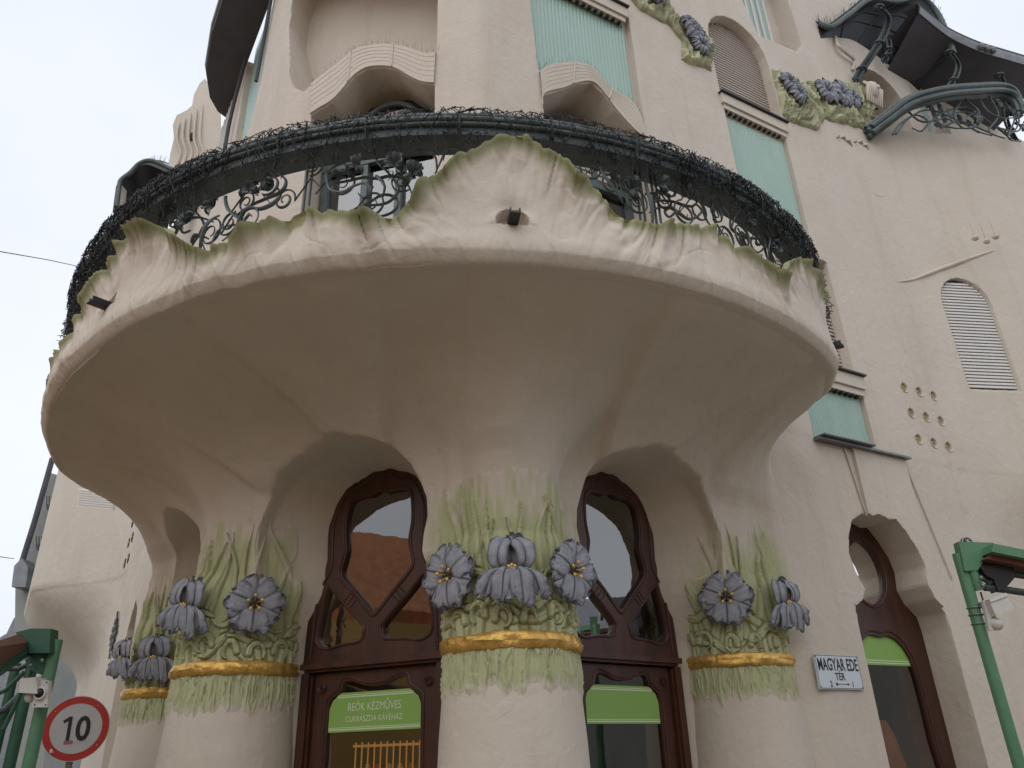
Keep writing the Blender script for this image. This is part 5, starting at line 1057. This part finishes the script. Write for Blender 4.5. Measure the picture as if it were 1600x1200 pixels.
for x, z in ((-.31, -.145), (.31, -.145), (-.31, .145), (.31, .145)): MB().sphere(fs(x, z, .002), .008, 6).build('screw', 'zinc', sg)

# ------------------------------------------------------------------ speed sign
pc = at(119, 1138, 8.4); nd = EYE-pc; nd[2] = -.0; nd /= np.linalg.norm(nd); su = np.cross(Z3, nd); up_ = np.cross(nd, su)
rl_ = math.radians(2); su, up_ = su*math.cos(rl_)+up_*math.sin(rl_), up_*math.cos(rl_)-su*math.sin(rl_)
fsn = lambda x, z, d: pc+su*x+up_*z+nd*d
ss = root('speed_limit_sign', 'round white 10 speed limit sign with red rim on a grey pole', 'road sign', (pc[0], pc[1], 0))
disc = lambda r0, r1, d0, d1, nm, mt: (MB().grid(np.array([[fsn(r_*math.cos(a), r_*math.sin(a), d) for a in np.linspace(0, 2*PI, 49)[:-1]] for r_, d in ((max(r0, .001), d1), (r1, d1), (r1, d0))]), closed=True).build(nm, mt, ss, angle=40))
disc(0, .303, -.02, 0, 'disc', 'signg'); disc(.232, .296, .0005, .0015, 'red_ring', 'red')
V_, F_ = text_mesh('0', .315, lambda x, y, d: fsn(x+.062, y-.11, .003+d), .001, sx=.86, bold=.007); MB().add(V_, F_).build('lettering', 'ink', ss, smooth=False, angle=None)
MB().prism([(-.078, -.112), (-.046, -.112), (-.046, .112), (-.072, .112), (-.125, .075), (-.115, .05), (-.078, .072)], (.002, .004), fsn).build('lettering', 'ink', ss, smooth=False, angle=None)
for k in range(4): MB().sphere(fsn(.265*math.cos(k*PI/2+.9), .265*math.sin(k*PI/2+.9), .003), .006, 6).build('rivet', 'white', ss)
MB().sphere(fsn(-.19, -.2, .001), .022, 8, (1, .3, 1)).build('rivet_cap', 'signg', ss)
M['pink'] = mat('faded_red_sticker', (.32, .10, .14), .6); MB().prism([(-.09, -.145), (-.01, -.14), (-.012, -.108), (-.09, -.112)], (.002, .003), fsn).build('sticker', 'pink', ss, smooth=False, angle=None)
pb = fsn(0, 0, -.05); MB().tube([(pb[0], pb[1], 0), (pb[0], pb[1], pc[2]+.2)], .032, 12).build('pole', 'zinc', ss, angle=60)

# ------------------------------------------------------------------ green awning frames
def plate(pts, Y, th, name, mt, parent, **kw):
    A = [at(x, y, Y) for x, y in pts]; d = np.array([0, th, 0]); n = len(A); return MB().add(A+[a+d for a in A], [tuple(range(n)), tuple(range(n, 2*n))[::-1]]+[(i, n+i, n+(i+1) % n, (i+1) % n) for i in range(n)]).build(name, mt, parent, smooth=False, angle=None, **kw)
def tubep(pts, Y, r_, name, mt, parent, n=12): P = [at(x, y, Y) for x, y in pts]; return MB().tube(P, r_, n).build(name, mt, parent, angle=50)
YR = 7.2; b0 = at(1496, 862, YR); af = root('awning_frame', 'green steel post and rolled awning at the right edge of the picture', 'awning', (b0[0], b0[1], 0))
MB().tube([(b0[0]+.02, b0[1], 0), (b0[0], b0[1], b0[2]-.02)], .052, 20).build('post', 'gpost', af, angle=60)
plate([(1498, 846), (1553, 848), (1548, 860), (1528, 891), (1508, 892)], YR-.08, .10, 'bracket_box', 'gpost', af)
tubep([(1516, 885), (1531, 922)], YR-.03, .045, 'bracket_arm', 'gpost', af)
plate([(1552, 849), (1625, 864), (1625, 877), (1550, 862)], YR-.25, .25, 'awning_cassette', 'gpost', af)
plate([(1550, 863), (1625, 878), (1625, 890), (1541, 873)], YR-.18, .35, 'awning_fabric', 'brown', af)
for P, rr in (([(1530, 887), (1556, 893), (1600, 900), (1640, 905)], .03), ([(1538, 918), (1575, 922), (1640, 932)], .032), ([(1531, 900), (1545, 912), (1560, 900)], .022)): tubep(P, YR-.05, rr, 'folding_arm', 'iron', af)
plate([(1532, 886), (1555, 882), (1584, 886), (1588, 900), (1575, 915), (1560, 924), (1553, 905), (1540, 898)], YR-.1, .12, 'arm_joint', 'ink', af)
for x, y in ((1533, 903), (1536, 915)): MB().sphere(at(x, y, YR-.12), .022, 8).build('bolt', 'zinc', af)
tubep([(1532, 925), (1536, 938), (1528, 948)], YR-.05, .008, 'cable', 'ink', af, 6)
for x, y in ((1525, 950), (1528, 961), (1531, 975)):
    c = at(x, y, YR); c = np.array([b0[0]+.008, b0[1], c[2]]); MB().tube([c+.062*np.array([math.cos(a), math.sin(a), 0]) for a in np.linspace(0, 2*PI, 17)], .006, 5).build('pipe_clamp', 'zinc', af)
sk = root('loudspeaker', 'white horn loudspeaker on the green post at the right', 'loudspeaker', at(1565, 945, YR-.1))
plate([(1545, 937), (1571, 927), (1583, 948), (1584, 952), (1556, 962)], YR-.2, .16, 'speaker_box', 'white', sk); plate([(1546, 936), (1572, 926), (1575, 931), (1548, 941)], YR-.21, .18, 'speaker_rim', 'slatw', sk)
sc_ = root('security_camera', 'small dome camera on a white plate under the right loudspeaker', 'security camera', at(1552, 975, YR-.1))
plate([(1536, 938), (1551, 936), (1560, 984), (1546, 985)], YR-.12, .04, 'mount_plate', 'white', sc_); MB().sphere(at(1557, 975, YR-.12), .055, 14).build('dome', 'white', sc_)
lg = root('badge', 'small round black badge with a white emblem above the right awning bracket', 'badge', at(1511, 846, YR)); cb = at(1511, 848, YR+.06)
MB().grid(np.array([[cb+r_*np.array([math.cos(a), 0, math.sin(a)])+np.array([0, d, 0]) for a in np.linspace(0, 2*PI, 25)[:-1]] for r_, d in ((.001, -.012), (.045, -.012), (.056, -.008), (.056, .01))]), closed=True).build('disc', 'ink', lg)
MB().tube([cb+np.array([.049*math.cos(a), -.013, .049*math.sin(a)]) for a in np.linspace(0, 2*PI, 25)], .004, 5).build('ring', 'slatw', lg)
for a, b in (((-.03, .0), (.03, .006)), ((0, -.03), (.004, .03)), ((-.02, .02), (.02, .022))): MB().tube([cb+np.array([a[0], -.014, a[1]]), cb+np.array([b[0], -.014, b[1]])], .004, 5).build('emblem_stroke', 'slatw', lg)

YL = 6.6; b1 = at(88, 1000, YL); al_ = root('awning_frame', 'green steel post with open brown awning at the left edge of the picture', 'awning', (b1[0], b1[1], 0))
MB().tube([(b1[0], b1[1], 0), (b1[0], b1[1], b1[2])], .05, 20).build('post', 'gpost', al_, angle=60)
plate([(24, 988), (48, 982), (79, 982), (77, 1020), (48, 1020)], YL-.12, .12, 'bracket_box', 'gdark', al_)
plate([(40, 1020), (72, 1020), (68, 1050), (60, 1053), (50, 1048), (40, 1040)], YL-.05, .1, 'bracket_arm', 'gdark', al_)
for a in ((42, 1030), (66, 1032), (60, 1058), (48, 1040)): MB().sphere(at(*a, YL-.09), .016, 8).build('bolt', 'zinc', al_)
A = [at(-60, 1032, 5.0), at(29, 1000, YL-.1), at(43, 1013, YL-.1), at(-60, 1075, 5.0)]; MB().add(A+[a+Z3*.05 for a in A], [(0, 1, 2, 3), (4, 7, 6, 5), (0, 4, 5, 1), (1, 5, 6, 2), (2, 6, 7, 3), (3, 7, 4, 0)]).build('awning_fabric', 'brown', al_, smooth=False, angle=None)
A = [at(-60, 1078, 5.4), at(40, 1016, YL-.05), at(46, 1024, YL-.05), at(-60, 1100, 5.4)]; MB().add(A+[a+Z3*.04 for a in A], [(0, 1, 2, 3), (4, 7, 6, 5), (0, 4, 5, 1), (1, 5, 6, 2), (2, 6, 7, 3), (3, 7, 4, 0)]).build('front_bar', 'gdark', al_, smooth=False, angle=None)
for P, rr, mt in (([(52, 1042), (20, 1110), (5, 1140)], .018, 'gdark'), ([(-20, 1045), (30, 1045), (50, 1035)], .02, 'iron'), ([(38, 1050), (10, 1078), (-30, 1095)], .018, 'gdark')): tubep(P, YL, rr, 'folding_arm', mt, al_)
a2 = root('awning_frame', 'dark green steel post seen behind the left awning frame', 'awning', at(25, 1200, 7.4)*np.array([1, 1, 0]))
for x, rr in ((32, .05), (6, .04)): q = at(x, 1120, 7.4); MB().tube([(q[0], q[1], 0), (q[0], q[1], q[2]+.45)], rr, 16).build('post', 'gdark', a2, angle=60)
q0 = at(32, 1085, 7.4); MB().tube([q0, at(5, 1110, 7.3), at(-30, 1120, 7.2)], .03, 8).build('folding_arm', 'iron', a2)
s2 = root('loudspeaker', 'white box loudspeaker on the green post at the left', 'loudspeaker', at(42, 1072, YL)); plate([(32, 1060), (56, 1058), (58, 1084), (29, 1082)], YL-.2, .15, 'speaker_box', 'white', s2); plate([(56, 1058), (60, 1062), (60, 1082), (58, 1084)], YL-.18, .12, 'speaker_side', 'slat', s2)
s3 = root('security_camera', 'white square camera unit with a black dome on the left green post', 'security camera', at(65, 1084, YL)); plate([(56, 1063), (76, 1063), (74, 1105), (50, 1105)], YL-.15, .05, 'mount_plate', 'white', s3); MB().sphere(at(62, 1083, YL-.16), .035, 14).build('dome', 'ink', s3)
MB().tube([at(62, 1083, YL-.17)+.042*np.array([math.cos(a), 0, math.sin(a)]) for a in np.linspace(0, 2*PI, 21)], .008, 5).build('dome_ring', 'slatw', s3)
for x, y in ((58, 1066), (73, 1066), (54, 1101), (71, 1101)): MB().sphere(at(x, y, YL-.155), .006, 6).build('screw', 'ink', s3)
MB().sphere(at(47, 1090, YL-.12), .04, 10).build('lens_cap', 'white', s3); MB().sphere(at(60, 1057, YL-.12), .02, 8).build('indicator', 'slatw', s3)

# overhead wires
for (pts, lab) in (([(-30, 387, 6), (0, 393, 7), (75, 406, 9), (140, 420, 11.5)], 'thin black overhead wire running to the left end of the balcony'), ([(-20, 868, 9), (0, 870, 10), (22, 873, 14)], 'lower thin overhead wire at the left edge by the dark gutter')):
    link('overhead_wire', mesh_np(*(lambda b: (np.concatenate(b.v), b.f))(MB().tube([at(x, y, Y) for x, y, Y in pts], .006, 5))), M['black'], None, lab, 'wire')

# ------------------------------------------------------------------ further buildings of the street on the left
hb = root('street_house', 'narrow grey cornice house end far down the left street', 'building', at(30, 1200, 30)*np.array([1, 1, 0]))
def slab(pts, Y, th, nm, mt, parent): return plate(pts, Y, th, nm, mt, parent)
slab([(24, 915), (76, 738), (100, 745), (100, 930), (60, 1260), (20, 1260)], 25, 3, 'wall', 'grey', hb)
tubep([(82, 716), (54, 815), (26, 905)], 24.6, .09, 'roof_gutter', 'soffit', hb, 8)
slab([(18, 917), (22, 884), (34, 872), (44, 885), (40, 917)], 24.4, .8, 'cornice', 'zinc', hb)
for x, y in ((76, 775), (60, 838)):
    slab([(x-4, y+14), (x+10, y+10), (x+10, y+16), (x-3, y+21)], 24.3, .8, 'balcony', 'soffit', hb)
    for i in range(4): tubep([(x-3+i*4, y), (x-3+i*4, y+14)], 24.2, .02, 'baluster', 'iron', hb, 4)
h2_ = root('street_house', 'pale green stucco house low behind the left awning', 'building', at(40, 1200, 40)*np.array([1, 1, 0]))
slab([(28, 1260), (38, 960), (95, 900), (120, 1260)], 36, 4, 'wall', 'grey', h2_)
for i in range(4):
    for j in range(3): plate([(45+j*15, 960+i*45+j*-8), (53+j*15, 956+i*45-j*8), (53+j*15, 976+i*45-j*8), (45+j*15, 980+i*45-j*8)], 35.8, .1, 'window', 'gap', h2_)
h3_ = root('street_house', 'dark roofed low house at the far end of the left street', 'building', at(10, 1200, 60)*np.array([1, 1, 0]))
slab([(-60, 1260), (-60, 1030), (10, 990), (22, 965), (40, 965), (45, 1260)], 55, 5, 'wall', 'zinc', h3_)

# ------------------------------------------------------------------ the other sides of the square (seen in the door glass)
def row(name, lab, p0, p1, h, rh, wallm, roofm, nwin, nst):
    p0 = np.array([*p0, 0.]); p1 = np.array([*p1, 0.]); u = p1-p0; L_ = np.linalg.norm(u); u /= L_; n = np.array([u[1], -u[0], 0]); r = root(name, lab, 'building', p0)
    MB().box((p0+p1)/2-n*4+Z3*h/2, L_, 8, h, u, n).build('wall', wallm, r, smooth=False, angle=None)
    a = [p0+n*.7+Z3*h, p1+n*.7+Z3*h, p1-n*4+Z3*(h+rh), p0-n*4+Z3*(h+rh), p0-n*8+Z3*h, p1-n*8+Z3*h]; MB().add(a+[q+Z3*.25 for q in a], [(0, 1, 2, 3), (3, 2, 5, 4), (6, 9, 8, 7), (9, 10, 11, 8), (0, 6, 7, 1), (4, 5, 11, 10), (0, 3, 9, 6), (3, 4, 10, 9), (1, 7, 8, 2), (2, 8, 11, 5)]).build('roof', roofm, r, smooth=False, angle=None)
    w0 = None
    for j in range(nst):
        for i in range(nwin):
            c = p0+u*(L_*(i+.5)/nwin)+Z3*(h*(j+.55)/nst)
            if w0 is None: w0 = mesh_np(np.concatenate(MB().box((0, 0, 0), 1.1, .12, h/nst*.5, u, n).v), MB().box((0, 0, 0), 1.1, .12, 1, u, n).f, None, False)
            o = link('window', w0, M['gap'], r); o.matrix_parent_inverse = Matrix.Identity(4); o.location = Vector(c+n*.03-p0)
    for i in (1, 3): c = p0+u*(L_*i/4)-n*2.5+Z3*(h+rh*.7); MB().box(c, 1.3, 1.5, 1.6, u, n).build('dormer', wallm, r, smooth=False, angle=None)
row('town_house', 'low ochre town house with an orange tiled roof across the square', (-17, 10), (-15, -14), 4.0, 2.6, 'ochre', 'tile', 9, 2)
row('town_house', 'ochre town house with brown roof behind the viewer', (-13, -19), (18, -19), 6.5, 3.2, 'ochre', 'tile', 10, 2)
row('town_house', 'grey low town house on the right side of the square', (24, -14), (26, 8), 4.6, 1.8, 'grey', 'soffit', 8, 1)
